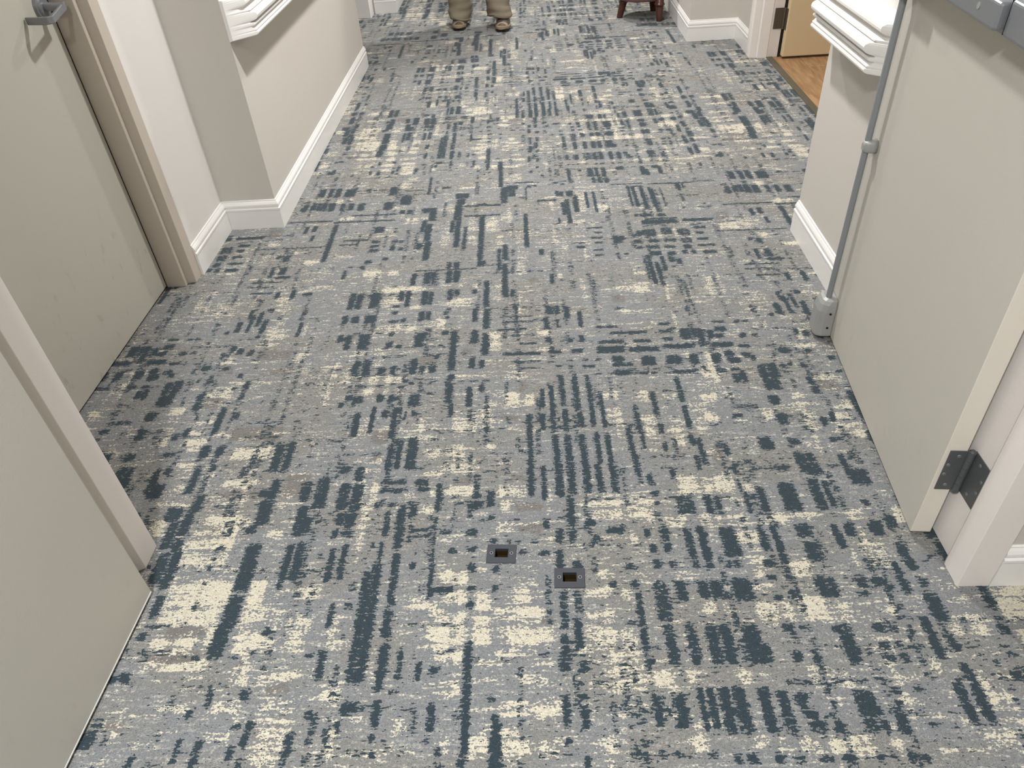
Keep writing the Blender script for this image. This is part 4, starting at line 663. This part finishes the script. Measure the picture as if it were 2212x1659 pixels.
edges = [(0, 1), (1, 2), (2, 3), (3, 4), (0, 5), (5, 6), (6, 7), (7, 8), (0, 9), (9, 10), (10, 11), (11, 12), (12, 13), (13, 14),
         (10, 15), (15, 16), (16, 17), (17, 18), (10, 19), (19, 20), (20, 21), (21, 22)]
rad = [.13, .085, .055, .036, .03, .085, .055, .036, .03, .12, .13, .05, .065, .085, .06, .06, .042, .030, .036, .06, .042, .030, .036]
def fingers(base, side):
    global verts, edges, rad
    bx, by, bz = base
    for k, (dx, ln) in enumerate(((-.03, .075), (-.01, .085), (.01, .08), (.03, .065))):
        i = len(verts); verts += [(bx, by + dx * .9, bz - .045), (bx - side * .006, by + dx, bz - .045 - ln * .5), (bx - side * .02, by + dx, bz - .045 - ln)]
        edges += [(BASEI[side], i), (i, i + 1), (i + 1, i + 2)]; rad += [.010, .009, .007]
    i = len(verts); verts += [(bx - side * .012, by - .045, bz - .015), (bx - side * .02, by - .06, bz - .055)]
    edges += [(BASEI[side], i), (i, i + 1)]; rad += [.011, .009]
BASEI = {-1: 18, 1: 22}
fingers(verts[18], -1); fingers(verts[22], 1)
me = bpy.data.meshes.new('person'); me.from_pydata(verts, edges, []); me.materials.append(M['skin'])
person = bpy.data.objects.new('person', me); C.objects.link(person)
sk = person.modifiers.new('skin', 'SKIN'); sk.use_smooth_shade = True
person.modifiers.new('sub', 'SUBSURF').render_levels = 2
for i, r_ in enumerate(rad): me.skin_vertices[0].data[i].radius = (r_, r_)
me.skin_vertices[0].data[0].use_root = True
tag(person, 'person in khaki trousers and brown shoes standing down the hall', 'person')
# head features
hx, hy, hz = HIP.x, HIP.y - 0.03, 1.66
bm = NB(); loft(bm, [ring(hx, hy - .085, hz - .03, .018, .014, 12), ring(hx, hy - .092, hz - .015, .016, .018, 12), ring(hx, hy - .085, hz + .02, .010, .012, 12)]); obj('nose', bm, M['skin'], person)
for s in (-1, 1):
    bm = NB(); bmesh.ops.create_uvsphere(bm, u_segments=12, v_segments=8, radius=0.012, matrix=Matrix.Translation((hx + s * .032, hy - .078, hz + .025))); obj('eye', bm, M['dark'], person)
bm = NB(); bmesh.ops.create_uvsphere(bm, u_segments=12, v_segments=8, radius=0.02, matrix=Matrix.Translation((hx, hy - .078, hz - .06)) @ Matrix.Diagonal((1.2, .4, .3, 1))); obj('mouth', bm, M['burgundy'], person)
bm = NB(); bmesh.ops.create_uvsphere(bm, u_segments=24, v_segments=16, radius=0.105, matrix=Matrix.Translation((hx, hy + .022, hz + .055)) @ Matrix.Diagonal((.92, 1.0, .85, 1))); obj('hair', bm, M['hair'], person)
# trousers: two wrinkled tubes that break over the shoes, joined at the seat
def leg_rings(pts, seed, n=44):
    rnd = random.Random(seed); out = []
    ph = [rnd.uniform(0, 6.28) for _ in range(8)]
    N_ = 60
    for i in range(N_ + 1):
        u = i / N_; k = u * (len(pts) - 1); j = min(int(k), len(pts) - 2); f = k - j
        p = [a * (1 - f) + b * f for a, b in zip(pts[j], pts[j + 1])]
        z = p[2]; w = max(0.0, 1 - z / 0.42)
        rr = []
        for q in range(n):
            t = 2 * math.pi * q / n
            fold = w * (0.085 * math.sin(z * 70 + 1.6 * math.sin(t + ph[0]) + ph[1]) * (0.5 + 0.5 * math.cos(t - ph[2]))
                        + 0.035 * math.sin(z * 120 + 3.2 * math.cos(t + ph[3])) + 0.06 * math.sin(2 * t + z * 30 + ph[4]))
            fold += 0.025 * math.sin(2 * t + z * 14 + ph[5])
            rx, ry = p[3] * (1 + fold), p[4] * (1 + fold)
            zz = z + w * 0.012 * math.sin(2 * t + ph[6]) + (0.030 * max(0, -math.sin(t)) if i == 0 else 0)
            rr.append((p[0] + rx * math.cos(t), p[1] + ry * math.sin(t), zz))
        out.append(rr)
    return out
bm = NB()
for pts, sd in (([(-0.514, 5.885, .048, .076, .112), (-0.512, 5.905, .12, .082, .104), (-0.508, 5.92, .25, .080, .094), (-0.50, 5.93, .50, .092, .098), (HIP.x - .10, HIP.y, .84, .105, .125), (HIP.x - .075, HIP.y, .98, .105, .125)], 3),
                ([(-0.226, 5.795, .075, .088, .112), (-0.228, 5.80, .13, .090, .108), (-0.238, 5.82, .25, .084, .096), (-0.262, 5.87, .50, .092, .098), (HIP.x + .10, HIP.y, .84, .105, .125), (HIP.x + .075, HIP.y, .98, .105, .125)], 8)):
    loft(bm, leg_rings(pts, sd), cap=False)
loft(bm, [ring(HIP.x, HIP.y, .86, .10, .12, 32), ring(HIP.x, HIP.y, .92, .185, .135, 32), ring(HIP.x, HIP.y, 1.04, .17, .125, 32)])
tr = obj('trousers', bm, M['khaki'], person)
sol = tr.modifiers.new('thick', 'SOLIDIFY'); sol.thickness = 0.004; sol.offset = -1
bm = NB(); loft(bm, [ring(HIP.x, HIP.y, .99, .185, .135, 32), ring(HIP.x, HIP.y, 1.12, .165, .13, 32), ring(HIP.x, HIP.y, 1.30, .195, .14, 32), ring(HIP.x, HIP.y, 1.44, .20, .11, 32), ring(HIP.x, HIP.y, 1.505, .07, .065, 32)])
for s in (-1, 1):
    pa = [(s * .15, 0, 1.455, .07), (s * .195, .008, 1.34, .068), (s * .225, .02, 1.18, .058), (s * .245, -.03, 1.0, .046)]
    loft(bm, [ring(HIP.x + a, HIP.y + b, c, r_, r_, 20) for a, b, c, r_ in pa])
obj('shirt', bm, M['shirt'], person)
def shoe(toe, ang):
    T = Matrix.Translation((toe[0], toe[1], 0)) @ Matrix.Rotation(ang, 4, 'Z')
    secs = [(-0.002, .020, .030, .018), (.012, .036, .052, .020), (.04, .047, .062, .022), (.08, .050, .075, .024), (.12, .046, .095, .024), (.17, .040, .108, .024), (.23, .038, .105, .026), (.27, .036, .095, .028), (.292, .026, .085, .03)]
    bm = NB(); rr = []
    for y, w, h, z0 in secs:
        r_ = []
        for k in range(20):
            t = math.pi * k / 19; r_.append(T @ Vector((w * math.cos(t), y, z0 + (h - z0) * math.sin(t) ** .75)))
        rr.append(r_)
    loft(bm, rr)
    o = obj('shoe', bm, M['shoe'], person)
    bm = NB(); rr = []
    for z_, g in ((0.012, 0.0), (0.018, 0.003), (0.030, 0.003), (0.036, 0.0)):
        lo = [T @ Vector((-(w + g), y - (g if i == 0 else 0), z_ + (0.006 if y < .03 else 0))) for i, (y, w, h, z0) in enumerate(secs)]
        hi = [T @ Vector((w + g, y, z_ + (0.006 if y < .03 else 0))) for y, w, h, z0 in reversed(secs)]
        rr.append(lo + hi)
    loft(bm, rr, smooth=True); obj('sole', bm, M['sole'], o)
    bm = NB(); rr = []
    for z_, g in ((0.0, -.004), (0.013, 0.0)):
        lo = [T @ Vector((-(w + g), y + (.012 if i == 0 else 0), z_)) for i, (y, w, h, z0) in enumerate(secs)]
        hi = [T @ Vector((w + g, y + (.012 if y < 0 else 0), z_)) for y, w, h, z0 in reversed(secs)]
        rr.append(lo + hi)
    loft(bm, rr); obj('outsole', bm, M['outsole'], o)
    bm = NB(); rr = []
    for y, k in ((-0.006, .55), (0.002, .8), (0.018, .92), (0.034, .98)):
        w = np.interp(y, [s_[0] for s_ in secs], [s_[1] for s_ in secs]) + .002; h = np.interp(y, [s_[0] for s_ in secs], [s_[2] for s_ in secs]) * k + .003
        rr.append([T @ Vector((w * math.cos(math.pi * q / 15), y, .028 + (h - .028) * math.sin(math.pi * q / 15) ** .75)) for q in range(16)])
    loft(bm, rr); obj('toe_cap', bm, M['sole'], o)
shoe(FL, R(2)); shoe(FR, R(-4))
